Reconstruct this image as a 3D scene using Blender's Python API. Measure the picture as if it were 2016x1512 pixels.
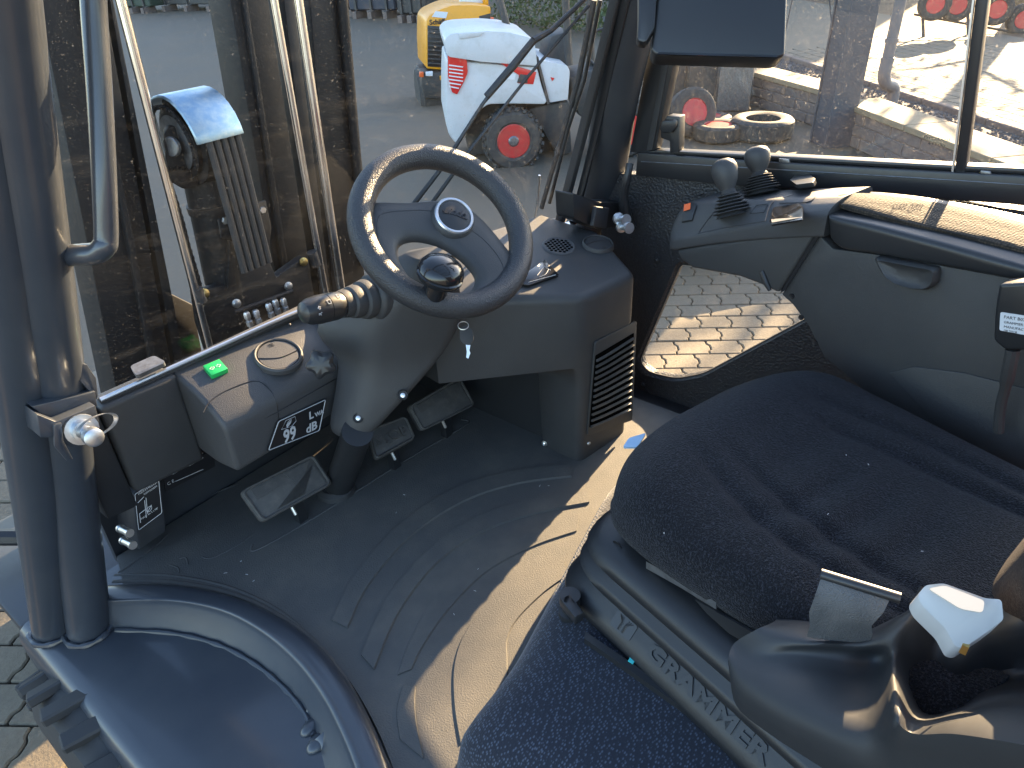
import bpy, bmesh, math, random
from mathutils import Vector, Matrix
random.seed(7)
for o in list(bpy.data.objects): bpy.data.objects.remove(o, do_unlink=True)
SC = bpy.context.scene
COL = SC.collection
V = Vector
R = math.radians
# ------------------------------------------------------------------ camera, sky, sun, exposure
FPX, CX, CY = 1400.0, 1008.0, 756.0          # focal length in photo pixels (photo 2016 x 1512)
CAM = V((0, 0, 1.15))
PITCH, AZ, ROLL = R(33), R(50), R(-3)
FW = V((math.sin(AZ)*math.cos(PITCH), math.cos(AZ)*math.cos(PITCH), -math.sin(PITCH)))
RT = V((math.cos(AZ), -math.sin(AZ), 0)); UP = RT.cross(FW)
RT, UP = RT*math.cos(ROLL)+UP*math.sin(ROLL), UP*math.cos(ROLL)-RT*math.sin(ROLL)
cd = bpy.data.cameras.new('camera'); co = bpy.data.objects.new('camera', cd); COL.objects.link(co)
cd.sensor_width = 36; cd.lens = 36*FPX/2016; cd.clip_start = 0.02; cd.clip_end = 500
co.matrix_world = Matrix(((RT.x, UP.x, -FW.x, CAM.x), (RT.y, UP.y, -FW.y, CAM.y), (RT.z, UP.z, -FW.z, CAM.z), (0, 0, 0, 1)))
SC.camera = co
SUN_AZ, SUN_EL = R(86), R(19.2)                # azimuth clockwise from +Y, elevation
wd = bpy.data.worlds.new('World'); SC.world = wd; wd.use_nodes = True
nt = wd.node_tree; nt.nodes.clear()
sky = nt.nodes.new('ShaderNodeTexSky'); sky.sky_type = 'NISHITA'; sky.sun_disc = False
sky.sun_elevation = SUN_EL; sky.sun_rotation = SUN_AZ; sky.air_density = 1.0; sky.dust_density = 1.0
bg = nt.nodes.new('ShaderNodeBackground'); bg.inputs[1].default_value = 0.085
wo = nt.nodes.new('ShaderNodeOutputWorld')
nt.links.new(sky.outputs[0], bg.inputs[0]); nt.links.new(bg.outputs[0], wo.inputs[0])
sl = bpy.data.lights.new('sun', 'SUN'); sl.energy = 4.5; sl.angle = R(0.53); sl.color = (1, 0.72, 0.41)
so = bpy.data.objects.new('sun', sl); COL.objects.link(so)
SDIR = V((math.sin(SUN_AZ)*math.cos(SUN_EL), math.cos(SUN_AZ)*math.cos(SUN_EL), math.sin(SUN_EL)))
so.rotation_euler = SDIR.to_track_quat('Z', 'Y').to_euler(); so.location = SDIR*40
SC.view_settings.view_transform = 'Standard'; SC.view_settings.look = 'None'
SC.view_settings.gamma = 1; SC.view_settings.use_curve_mapping = False
SC.view_settings.exposure = 3.15
G = -0.75                                     # yard level (the cab floor is z = 0)

# ------------------------------------------------------------------ points on real planes
def ray(px, py): return FW + RT*((px-CX)/FPX) - UP*((py-CY)/FPX)
def W(px, py, x=None, y=None, z=None, d=None):
    v = ray(px, py)
    if d is not None: t = d
    elif x is not None: t = (x-CAM.x)/v.x
    elif y is not None: t = (y-CAM.y)/v.y
    else: t = (z-CAM.z)/v.z
    return CAM + v*t
def Wp(px, py, p0, n):
    v = ray(px, py); return CAM + v*((p0-CAM).dot(n)/v.dot(n))

# ------------------------------------------------------------------ mesh helpers
def bm_new(): return bmesh.new()
def face(bm, pts):
    try: return bm.faces.new([bm.verts.new(p) for p in pts])
    except Exception: return None
def prism(bm, pts, off):
    pts = [V(p) for p in pts]; off = V(off)
    a = [bm.verts.new(p) for p in pts]; b = [bm.verts.new(p+off) for p in pts]
    n = len(pts); bm.faces.new(a); bm.faces.new(b[::-1])
    for i in range(n):
        j = (i+1) % n; bm.faces.new((a[j], a[i], b[i], b[j]))
    return bm
def box(bm, c, s, ax=None):
    c = V(c); ax = ax or (V((1,0,0)), V((0,1,0)), V((0,0,1)))
    ax = [V(a).normalized() for a in ax]
    x, y, z = ax[0]*s[0]/2, ax[1]*s[1]/2, ax[2]*s[2]/2
    prism(bm, [c-x-y-z, c+x-y-z, c+x+y-z, c-x+y-z], z*2); return bm
def bevel(bm, w, seg=2, ang=25):
    bmesh.ops.remove_doubles(bm, verts=bm.verts, dist=1e-5)
    bmesh.ops.recalc_face_normals(bm, faces=bm.faces)
    es = [e for e in bm.edges if len(e.link_faces) == 2 and e.calc_face_angle(0) > R(ang)]
    if es: bmesh.ops.bevel(bm, geom=es, offset=w, segments=seg, affect='EDGES', profile=0.5, clamp_overlap=True)
    return bm
def loft(bm, rings, closed=True, cap=True):
    vs = [[bm.verts.new(p) for p in r] for r in rings]
    for a, b in zip(vs, vs[1:]):
        n = len(a)
        for i in range(n if closed else n-1):
            j = (i+1) % n
            try: bm.faces.new((a[i], a[j], b[j], b[i]))
            except Exception: pass
    if cap and closed:
        try: bm.faces.new(vs[0][::-1]); bm.faces.new(vs[-1])
        except Exception: pass
    return bm
def frame(t):
    t = t.normalized(); a = V((0,0,1)) if abs(t.z) < .9 else V((0,1,0))
    u = t.cross(a).normalized(); return u, u.cross(t).normalized()*-1
def tube(bm, pts, r, n=12, cap=True, closed=False):
    pts = [V(p) for p in pts]; m = len(pts); rings = []
    rr = r if isinstance(r, (list, tuple)) else [r]*m
    u = None
    for i in range(m):
        if closed: t = pts[(i+1) % m]-pts[i-1]
        else: t = pts[min(i+1, m-1)]-pts[max(i-1, 0)]
        t.normalize()
        if u is None: u, v = frame(t)
        else:
            u = (u - t*u.dot(t)).normalized(); v = t.cross(u)
        rings.append([pts[i]+(u*math.cos(2*math.pi*k/n)+t.cross(u)*math.sin(2*math.pi*k/n))*rr[i] for k in range(n)])
    if closed: rings.append(rings[0]); cap = False
    return loft(bm, rings, True, cap)
def lathe(bm, prof, o, ax, n=24, u=None, cap=True):
    o = V(o); ax = V(ax).normalized(); a, b = frame(ax)
    return loft(bm, [[o+ax*h+(a*math.cos(2*math.pi*k/n)+b*math.sin(2*math.pi*k/n))*max(r, 1e-4) for k in range(n)] for r, h in prof], True, cap)
def cr(pts, k=6, closed=False):
    pts = [V(p) for p in pts]; m = len(pts); out = []
    for i in range(m if closed else m-1):
        if closed: p0, p1, p2, p3 = pts[i-1], pts[i], pts[(i+1) % m], pts[(i+2) % m]
        else: p0, p1, p2, p3 = pts[max(i-1,0)], pts[i], pts[i+1], pts[min(i+2, m-1)]
        for s in range(k):
            t = s/k
            out.append(0.5*((2*p1)+(p2-p0)*t+(2*p0-5*p1+4*p2-p3)*t*t+(3*p1-p0-3*p2+p3)*t**3))
    if not closed: out.append(pts[-1])
    return out
def rnd(pts, r, k=5):
    """round the corners of a closed polygon"""
    pts = [V(p) for p in pts]; n = len(pts); out = []
    rr = r if isinstance(r, (list, tuple)) else [r]*n
    for i in range(n):
        p, a, b = pts[i], pts[i-1], pts[(i+1) % n]
        da, db = (a-p), (b-p); q = min(rr[i], da.length*.45, db.length*.45)
        if q < 1e-5: out.append(p); continue
        A, B = p+da.normalized()*q, p+db.normalized()*q
        for s in range(k+1):
            t = s/k; out.append(A*(1-t)**2+p*2*t*(1-t)+B*t*t)
    return out
def circ(o, u, v, r, n=24, r2=None):
    o, u, v = V(o), V(u), V(v); r2 = r2 or r
    return [o+u*math.cos(2*math.pi*k/n)*r+v*math.sin(2*math.pi*k/n)*r2 for k in range(n)]

# ------------------------------------------------------------------ objects
WORLD = {}
def finish(o, loc, parent):
    WORLD[o.name] = loc
    if parent is not None:
        o.parent = parent; o.location = loc - WORLD[parent.name]
    else: o.location = loc
    COL.objects.link(o); return o
def obj(name, bm, mat, parent=None, label=None, cat=None, group=None, kind=None, smooth=35, sub=0, orig=None):
    bmesh.ops.remove_doubles(bm, verts=bm.verts, dist=1e-6)
    bmesh.ops.recalc_face_normals(bm, faces=bm.faces)
    me = bpy.data.meshes.new(name); 
    vs = [v.co for v in bm.verts]
    lo = V((min(v.x for v in vs), min(v.y for v in vs), min(v.z for v in vs)))
    hi = V((max(v.x for v in vs), max(v.y for v in vs), max(v.z for v in vs)))
    c = V(orig) if orig is not None else V(((lo.x+hi.x)/2, (lo.y+hi.y)/2, lo.z))
    for v in bm.verts: v.co -= c
    bm.to_mesh(me); bm.free()
    if smooth:
        for p in me.polygons: p.use_smooth = True
        me.set_sharp_from_angle(angle=R(smooth))
    me.materials.append(mat)
    o = bpy.data.objects.new(name, me)
    if sub:
        md = o.modifiers.new('subdivision', 'SUBSURF'); md.levels = sub; md.render_levels = sub
    tag(o, label, cat, group, kind)
    return finish(o, c, parent)
def tag(o, label=None, cat=None, group=None, kind=None):
    for k, v in (('label', label), ('category', cat), ('group', group), ('kind', kind)):
        if v: o[k] = v
def thing(name, loc, label, cat, group=None):
    o = bpy.data.objects.new(name, None); o.empty_display_size = .05
    tag(o, label, cat, group); return finish(o, V(loc), None)
def inst(name, src, loc, parent, rot=None, scale=None, label=None):
    """a copy that shares the mesh of src"""
    o = bpy.data.objects.new(name, src.data)
    for md in src.modifiers:
        m2 = o.modifiers.new(md.name, md.type); m2.levels = md.levels; m2.render_levels = md.render_levels
    if rot is not None: o.rotation_mode = 'QUATERNION'; o.rotation_quaternion = rot
    if scale: o.scale = scale
    if label: o['label'] = label
    return finish(o, V(loc), parent)
def quat(x, y):
    x = V(x).normalized(); z = x.cross(V(y)).normalized(); y = z.cross(x)
    return Matrix((x, y, z)).transposed().to_quaternion()
def text(name, s, o, xd, yd, size, mat, parent, depth=.0006, align='CENTER', shear=0, font_w=1.0, bold=0):
    """raised or printed lettering"""
    cu = bpy.data.curves.new(name, 'FONT'); cu.body = s; cu.size = size; cu.extrude = depth; cu.shear = shear
    cu.align_x = align; cu.align_y = 'CENTER'; cu.resolution_u = 2; cu.offset = bold
    t = bpy.data.objects.new('tmp', cu); COL.objects.link(t)
    bpy.context.view_layer.update()
    me = bpy.data.meshes.new_from_object(t.evaluated_get(bpy.context.evaluated_depsgraph_get()))
    bpy.data.objects.remove(t, do_unlink=True); bpy.data.curves.remove(cu)
    me.name = name; me.materials.clear(); me.materials.append(mat)
    ob = bpy.data.objects.new(name, me); ob.rotation_mode = 'QUATERNION'; ob.rotation_quaternion = quat(xd, yd)
    ob.scale = (font_w, 1, 1)
    return finish(ob, V(o), parent)

# ------------------------------------------------------------------ materials
def mat(name, col, rough=.5, metal=0, bump=None, var=None, coat=0, spec=.5, sheen=0, rvar=0, scratch=0):
    m = bpy.data.materials.new(name); m.use_nodes = True; n = m.node_tree; b = n.nodes['Principled BSDF']
    b.inputs['Base Color'].default_value = (*col, 1); b.inputs['Roughness'].default_value = rough
    b.inputs['Metallic'].default_value = metal; b.inputs['Coat Weight'].default_value = coat
    b.inputs['Coat Roughness'].default_value = .12; b.inputs['Specular IOR Level'].default_value = spec
    b.inputs['Sheen Weight'].default_value = sheen
    g = n.nodes.new('ShaderNodeNewGeometry')
    def noise(sc, det=3, ro=.6):
        t = n.nodes.new('ShaderNodeTexNoise'); t.inputs['Scale'].default_value = sc
        t.inputs['Detail'].default_value = det; t.inputs['Roughness'].default_value = ro
        n.links.new(g.outputs['Position'], t.inputs['Vector']); return t.outputs[0]
    def ramp(s, a, b2, c0, c1):
        r = n.nodes.new('ShaderNodeValToRGB'); e = r.color_ramp.elements
        e[0].position = a; e[1].position = b2; e[0].color = (*c0, 1); e[1].color = (*c1, 1)
        n.links.new(s, r.inputs[0]); return r.outputs[0]
    if var:                                   # (scale, second colour, low, high)
        n.links.new(ramp(noise(var[0], 6, .65), var[2], var[3], col, var[1]), b.inputs['Base Color'])
    if rvar:
        n.links.new(ramp(noise(9, 5, .7), .3, .75, (rough,)*3, (min(rough+rvar, 1),)*3), b.inputs['Roughness'])
    h = None
    if bump:                                  # (scale, strength, distance, kind)
        kind = bump[3] if len(bump) > 3 else 'noise'
        if kind == 'noise': h = noise(bump[0], 2, .5)
        else:
            t = n.nodes.new('ShaderNodeTexVoronoi'); t.inputs['Scale'].default_value = bump[0]
            n.links.new(g.outputs['Position'], t.inputs['Vector'])
            if kind == 'crackle': t.feature = 'DISTANCE_TO_EDGE'
            h = t.outputs['Distance']
        bp = n.nodes.new('ShaderNodeBump'); bp.inputs['Strength'].default_value = bump[1]; bp.inputs['Distance'].default_value = bump[2]
        n.links.new(h, bp.inputs['Height']); n.links.new(bp.outputs[0], b.inputs['Normal'])
    return m
M = {}
M['plastic'] = mat('dark_plastic', (.031,.032,.034), .50, bump=(650,.5,.0008), var=(6,(.042,.042,.042),.35,.75), rvar=.1)
M['plastic_top'] = mat('dark_grained_plastic', (.042,.043,.046), .5, bump=(500,.8,.0009), var=(5,(.06,.06,.059),.4,.8), rvar=.1)
M['smooth_plastic'] = mat('smooth_black_plastic', (.018,.019,.021), .32, rvar=.12)
M['gloss'] = mat('gloss_black_plastic', (.012,.012,.013), .12, rvar=.06)
M['soft'] = mat('soft_black_vinyl', (.022,.023,.026), .45, bump=(260,.8,.0012,'vor'), rvar=.1)
M['wheel_skin'] = mat('steering_wheel_skin', (.026,.027,.030), .4, bump=(420,.9,.0010,'vor'), rvar=.1)
M['rubber'] = mat('matt_rubber', (.026,.026,.027), .7, bump=(300,.3,.0005))
M['mat'] = mat('floor_mat_rubber', (.062,.062,.060), .62, bump=(330,.7,.0011), var=(7,(.098,.092,.080),.45,.8), rvar=.15)
M['paint'] = mat('anthracite_paint', (.030,.036,.046), .30, var=(14,(.040,.045,.053),.4,.8), coat=.35, rvar=.12, bump=(24,.05,.002))
M['paint_dull'] = mat('dull_anthracite_paint', (.028,.031,.037), .42, var=(18,(.038,.04,.043),.4,.8), rvar=.15, bump=(200,.1,.0006))
M['black'] = mat('black_steel', (.014,.015,.017), .4, rvar=.15)
M['mast'] = mat('mast_black_paint', (.010,.010,.011), .52, var=(22,(.020,.018,.015),.5,.85), rvar=.15, spec=.3)
M['chrome'] = mat('chromed_rod', (.62,.63,.64), .16, 1, rvar=.1)
M['zinc'] = mat('zinc_plate', (.60,.63,.66), .33, 1, var=(30,(.45,.47,.5),.4,.7), rvar=.15)
M['zinc_blue'] = mat('blue_zinc_plate', (.20,.31,.42), .30, .9, var=(40,(.36,.43,.46),.4,.7), rvar=.25)
M['steel_grey'] = mat('worn_steel', (.22,.23,.24), .42, .8, var=(60,(.14,.14,.14),.4,.7))
M['fabric'] = mat('dark_seat_fabric', (.0065,.007,.0095), .92, bump=(430,1.0,.0045), var=(330,(.032,.033,.042),.50,.66), spec=.12, sheen=.08)
M['silver'] = mat('satin_silver', (.55,.57,.6), .3, .85)
M['white_print'] = mat('white_print', (.75,.75,.75), .5)
M['grey_print'] = mat('grey_print', (.42,.43,.44), .5)
M['green'] = mat('green_switch', (.02,.42,.10), .3)
M['orange'] = mat('orange_switch', (.75,.13,.03), .35)
M['white_plastic'] = mat('light_grey_plastic', (.44,.44,.43), .4, rvar=.1)
M['label_black'] = mat('black_label', (.012,.012,.014), .35)
M['label_white'] = mat('white_label', (.62,.66,.70), .4)
M['bolt'] = mat('bright_bolt', (.66,.66,.64), .28, 1, rvar=.15)
M['yzinc'] = mat('yellow_zinc_bolt', (.62,.46,.18), .32, 1)
M['bellows'] = mat('satin_rubber_bellows', (.012,.013,.015), .38, bump=(800,.35,.0006), rvar=.12)
M['pedal'] = mat('worn_pedal_rubber', (.050,.049,.047), .55, bump=(200,.3,.0008), var=(40,(.085,.08,.072),.45,.75), rvar=.15)
M['hole_shade'] = mat('painted_hole_shade', (.003,.003,.003), 1.0, spec=0)  # near-black colour standing in for the shade inside openings
def glass_mat(name, haze, specks, tint=(1,1,1), smear=.02, dustcol=(.75,.70,.62)):
    """clear pane with dust and wiped streaks lying on it"""
    m = bpy.data.materials.new(name); m.use_nodes = True; n = m.node_tree; n.nodes.clear(); L = n.links.new
    out = n.nodes.new('ShaderNodeOutputMaterial'); g = n.nodes.new('ShaderNodeNewGeometry')
    tr = n.nodes.new('ShaderNodeBsdfTransparent'); tr.inputs[0].default_value = (*tint, 1)
    gl = n.nodes.new('ShaderNodeBsdfGlossy'); gl.inputs['Roughness'].default_value = .015
    lw = n.nodes.new('ShaderNodeLayerWeight'); lw.inputs[0].default_value = .5
    pw = n.nodes.new('ShaderNodeMath'); pw.operation = 'POWER'; L(lw.outputs['Facing'], pw.inputs[0]); pw.inputs[1].default_value = 5
    fr = n.nodes.new('ShaderNodeMath'); fr.operation = 'MULTIPLY_ADD'; L(pw.outputs[0], fr.inputs[0]); fr.inputs[1].default_value = .9; fr.inputs[2].default_value = .028
    m1 = n.nodes.new('ShaderNodeMixShader'); L(fr.outputs[0], m1.inputs[0]); L(tr.outputs[0], m1.inputs[1]); L(gl.outputs[0], m1.inputs[2])
    df = n.nodes.new('ShaderNodeBsdfDiffuse'); df.inputs[0].default_value = (*dustcol, 1)
    tl = n.nodes.new('ShaderNodeBsdfTranslucent'); tl.inputs[0].default_value = (*dustcol, 1)
    ad = n.nodes.new('ShaderNodeMixShader'); ad.inputs[0].default_value = .5; L(df.outputs[0], ad.inputs[1]); L(tl.outputs[0], ad.inputs[2])
    def noise(sc, det, stretch=None):
        t = n.nodes.new('ShaderNodeTexNoise'); t.inputs['Scale'].default_value = sc; t.inputs['Detail'].default_value = det
        src = g.outputs['Position']
        if stretch:
            mp = n.nodes.new('ShaderNodeMapping'); mp.inputs['Rotation'].default_value = stretch[0]; mp.inputs['Scale'].default_value = stretch[1]
            L(src, mp.inputs[0]); src = mp.outputs[0]
        L(src, t.inputs['Vector']); return t.outputs[0]
    def rng(s, a, b, lo, hi):
        r = n.nodes.new('ShaderNodeMapRange'); r.inputs[1].default_value = a; r.inputs[2].default_value = b
        r.inputs[3].default_value = lo; r.inputs[4].default_value = hi; L(s, r.inputs[0]); return r.outputs[0]
    def math_(op, a, b):
        k = n.nodes.new('ShaderNodeMath'); k.operation = op
        for i, v in enumerate((a, b)):
            if isinstance(v, (int, float)): k.inputs[i].default_value = v
            else: L(v, k.inputs[i])
        return k.outputs[0]
    big = rng(noise(3.2, 4), .35, .7, haze*.45, haze*1.5)
    fine = rng(noise(420, 1), .66, .74, 0, specks)
    mid = rng(noise(130, 2), .70, .76, 0, specks*1.4)
    st = rng(noise(6, 5, ((.5,.4,.9), (1, 14, 6))), .58, .75, 0, smear)
    f = math_('ADD', math_('ADD', big, fine), math_('ADD', st, mid))
    m2 = n.nodes.new('ShaderNodeMixShader'); L(f, m2.inputs[0]); L(m1.outputs[0], m2.inputs[1]); L(ad.outputs[0], m2.inputs[2])
    L(m2.outputs[0], out.inputs[0]); return m
M['glass'] = glass_mat('dusty_windscreen_glass', .0032, .085)
M['door_glass'] = glass_mat('scratched_door_glass', .002, .07, smear=.009)
M['low_glass'] = glass_mat('low_door_glass', .002, .06, smear=.007)
def carpet_mat():
    m = mat('woven_engine_cover', (.014,.017,.026), .85, spec=.2, sheen=.2); n = m.node_tree; b = n.nodes['Principled BSDF']; L = n.links.new
    g = n.nodes.new('ShaderNodeNewGeometry')
    mp = n.nodes.new('ShaderNodeMapping'); mp.inputs['Rotation'].default_value = (R(20), R(15), R(22)); mp.inputs['Scale'].default_value = (150, 260, 190)
    L(g.outputs['Position'], mp.inputs[0])
    v = n.nodes.new('ShaderNodeTexVoronoi'); v.inputs['Scale'].default_value = 1; v.inputs['Randomness'].default_value = .55; L(mp.outputs[0], v.inputs['Vector'])
    r = n.nodes.new('ShaderNodeValToRGB'); e = r.color_ramp.elements; e[0].position = .22; e[1].position = .42
    e[0].color = (.055,.068,.095,1); e[1].color = (.012,.015,.024,1); L(v.outputs['Distance'], r.inputs[0]); L(r.outputs[0], b.inputs['Base Color'])
    bp = n.nodes.new('ShaderNodeBump'); bp.inputs['Strength'].default_value = .7; bp.inputs['Distance'].default_value = .0012; bp.invert = True
    L(v.outputs['Distance'], bp.inputs['Height']); L(bp.outputs[0], b.inputs['Normal']); return m
M['carpet'] = carpet_mat()
def weave_mat():
    m = mat('armrest_weave', (.05,.045,.04), .8, spec=.25); n = m.node_tree; b = n.nodes['Principled BSDF']; L = n.links.new
    g = n.nodes.new('ShaderNodeNewGeometry'); mp = n.nodes.new('ShaderNodeMapping'); mp.inputs['Rotation'].default_value = (0, 0, R(15)); L(g.outputs['Position'], mp.inputs[0])
    v = n.nodes.new('ShaderNodeTexVoronoi'); v.inputs['Scale'].default_value = 210; v.inputs['Randomness'].default_value = .35; L(mp.outputs[0], v.inputs['Vector'])
    r = n.nodes.new('ShaderNodeValToRGB'); e = r.color_ramp.elements; e[0].position = .25; e[1].position = .6
    e[0].color = (.058,.045,.033,1); e[1].color = (.017,.0145,.0125,1); L(v.outputs['Distance'], r.inputs[0]); L(r.outputs[0], b.inputs['Base Color'])
    bp = n.nodes.new('ShaderNodeBump'); bp.inputs['Strength'].default_value = .8; bp.inputs['Distance'].default_value = .0012; bp.invert = True
    L(v.outputs['Distance'], bp.inputs['Height']); L(bp.outputs[0], b.inputs['Normal']); return m
M['weave'] = weave_mat()
# ------------------------------------------------------------------ the forklift: frame, fender, sill, floor
FL = thing('forklift', (.87, .6, G), 'dark grey forklift truck seen into its cab from the open left side', 'forklift')
def part(name, bm, m, parent=None, **k): return obj(name, bm, M[m] if isinstance(m, str) else m, parent or FL, **k)

# --- left front fender with its rolled outer edge
ZF = -.045
XO = .078
rear = [W(640, 1560, z=ZF), W(612, 1440, z=ZF), W(608, 1385, z=ZF)]
bm = bm_new()
ys = [1.46, 1.3, 1.1, .9, .7, .5, .3, .12]
prof = [(-.004, -.15), (-.003, -.05), (.0, -.028), (.008, -.011), (.022, -.002), (.04, 0)]
rings = [[V((XO+dx, y, ZF+dz)) for dx, dz in prof] + [V((.55 if y > .62 else .42, y, ZF))] for y in ys]
loft(bm, rings, closed=False, cap=False)
part('fender', bm, 'paint', label='glossy dark grey left front fender below the door sill')
bm = bm_new(); prism(bm, [V((XO+.01, 1.46, ZF-.003)), V((.52, 1.46, ZF-.003)), V((.52, 1.95, ZF-.06)), V((XO+.01, 1.95, ZF-.06))], (0, 0, -.03)); bevel(bm, .008, 2)
part('fender_extension', bm, 'paint_dull')
bm = bm_new(); tube(bm, [V((-.02, 1.93, .06)), V((.12, 1.78, .0)), V((.2, 1.72, -.03))], .02, 8)
part('lamp_bracket', bm, 'black')

# --- door sill: curved raised rim round the foot well
inner = [(205,1152),(330,1150),(450,1172),(545,1212),(620,1265),(680,1335),(728,1415),(765,1500),(790,1580)]
mid   = [(200,1180),(330,1178),(440,1196),(525,1236),(595,1290),(650,1358),(690,1432),(722,1512),(742,1590)]
outer = [(196,1190),(330,1187),(432,1206),(510,1246),(574,1300),(625,1366),(664,1442),(694,1520),(712,1600)]
low   = [(212,1240),(335,1246),(428,1268),(500,1305),(556,1350),(600,1402),(622,1460),(640,1530),(650,1620)]
zt = .026
st = []
for a, b, c, d in zip(inner, mid, outer, low):
    pa = W(*a, z=.004); pb = W(*b, z=zt); pc = W(*c, z=zt-.006); pd = W(*d, z=ZF-.004)
    pa2 = W(*a, z=.014)
    st.append([pa, pa2.lerp(pb, .25)+V((0,0,.006)), pb, pc.lerp(pb, .3), pc+V((0,0,-.012)), pd])
cols = [cr([s[i] for s in st], 5) for i in range(6)]
rings = [[c[k] for c in cols] for k in range(len(cols[0]))]
rings = [cr(r, 3) for r in rings]
bm = bm_new(); loft(bm, rings, closed=False, cap=False)
part('sill_rim', bm, 'paint', label='curved painted door sill rim around the foot well', smooth=60)
SILL_IN = cols[0]
bead = [cols[5][k]+V((-.002, -.003, .004)) for k in range(1, 30)]
bm = bm_new(); tube(bm, bead, [.0045+.0014*math.sin(i*2.3)+.0006*random.random() for i in range(len(bead))], 8)
part('weld_bead', bm, 'paint', label='rough painted weld bead along the foot of the sill rim')
# lumps where the step is welded on
for i, (px, py, r) in enumerate(((618,1392,.013),(612,1432,.017),(628,1462,.02))):
    c = W(px, py, z=ZF); bm = bm_new(); bmesh.ops.create_uvsphere(bm, u_segments=14, v_segments=9, radius=r)
    for v in bm.verts: v.co = V((v.co.x*1.3, v.co.y*.8, v.co.z*.7))+c
    part('weld_lump', bm, 'paint')
bm = bm_new(); tube(bm, cr([W(640,1440,z=-.05), W(672,1490,z=-.08), W(690,1560,z=-.14), W(700,1650,z=-.25)], 5), .034, 14)
part('step_bracket', bm, 'paint')
bm = bm_new(); prism(bm, rnd([V((.10,.12,-.34)), V((.62,.12,-.34)), V((.62,.62,-.34)), V((.10,.62,-.34))], .03), (0,0,-.02))
part('step_plate', bm, 'black')

# --- cab floor under the mat, firewall
bm = bm_new(); prism(bm, [V((.30,1.44,-.012)), V((1.56,1.44,-.012)), V((1.56,-.8,-.012)), V((.52,-.8,-.012))]+[V((p.x+.012,p.y,-.012)) for p in SILL_IN[36:1:-3]], (0,0,-.02))
part('cab_floor', bm, 'black')
bm = bm_new(); prism(bm, [V((.30,1.44,-.03)), V((1.56,1.44,-.03)), V((1.56,1.40,.34)), V((.30,1.40,.34))], (0,.02,0))
part('firewall', bm, 'paint_dull')

# --- left front pillar: two welded round tubes
def pillar(pts, r, name, m, label, n=20):
    bm = bm_new(); tube(bm, cr(pts, 6), r, n); return part(name, bm, m, label=label)
LP_IN = [W(176,1238,z=ZF), W(138,950,y=1.262), W(90,600,y=1.142), W(2,0,y=1.03)]
LP_IN.append(LP_IN[-1]+(LP_IN[-1]-LP_IN[-2])*1.0+V((.0,-.03,.0)))
LP_OUT = [W(108,1236,z=ZF), W(72,950,y=1.275), W(20,600,y=1.155), W(-82,0,y=1.045)]
LP_OUT.append(LP_OUT[-1]+(LP_OUT[-1]-LP_OUT[-2])*1.0+V((.0,-.03,.0)))
pillar(LP_IN, .041, 'front_pillar', 'paint', 'left front pillar, inner tube catching the sun')
pillar(LP_OUT, .041, 'front_pillar', 'paint', 'left front pillar, outer tube')
for P0, nx in ((LP_OUT[0], -1), (LP_IN[0], 1)):
    c = P0+V((0,0,.004)); u, v = V((1,0,0)), V((0,1,0))
    ringp = [c+(u*math.cos(a)+v*math.sin(a)*1.08)*.045 for a in [R(150+12*k) for k in range(18)]]
    bm = bm_new(); tube(bm, ringp, [.006+.0016*math.sin(k*1.9) for k in range(18)], 8); part('weld_bead', bm, 'paint')

# --- right front pillar, its seals
RP = [V((1.52,1.10,.28)), W(1178,390,y=1.0), W(1211,200,y=.915), W(1252,0,y=.84)]
RP.append(RP[-1]+(RP[-1]-RP[-2])*1.6)
pillar(RP, .053, 'front_pillar', 'paint_dull', 'right front pillar, thick round dark tube')
def strip(pp, w, th, name, m, depthdir=V((0,1,0)), **k):
    """flat bar that follows a path; w across the view, th in depth"""
    bm = bm_new(); pts = cr(pp, 6); rings = []
    for i, p in enumerate(pts):
        t = (pts[min(i+1,len(pts)-1)]-pts[max(i-1,0)]).normalized(); s = t.cross(depthdir).normalized(); d = s.cross(t).normalized()
        rings.append([p-s*w/2-d*th/2, p+s*w/2-d*th/2, p+s*w/2+d*th/2, p-s*w/2+d*th/2])
    loft(bm, rings); bevel(bm, min(w, th)*.2, 2); return part(name, bm, m, **k)
def pp(l, **k): return [W(*a, **k) for a in l]
strip([W(1100,445,y=1.02), W(1150,250,y=.955), W(1212,0,y=.85), W(1245,-120,y=.80)], .022, .02, 'windscreen_seal', 'rubber')
strip([W(1128,440,y=.995), W(1176,250,y=.935), W(1232,0,y=.83), W(1262,-120,y=.785)], .010, .018, 'windscreen_trim', 'smooth_plastic')
# clamp where the right pillar meets the dash
bm = bm_new(); prism(bm, rnd(pp([(1128,380),(1180,398),(1230,400),(1238,440),(1180,452),(1130,430)], y=.90), .006), (0,.05,0)); bevel(bm,.004,2)
part('pillar_clamp', bm, 'black')
bm = bm_new(); prism(bm, rnd(pp([(1166,405),(1192,408),(1186,448),(1160,444)], y=.896), .004), (0,-.012,0)); bevel(bm,.003,2)
part('pillar_clamp', bm, 'paint_dull')

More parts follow.
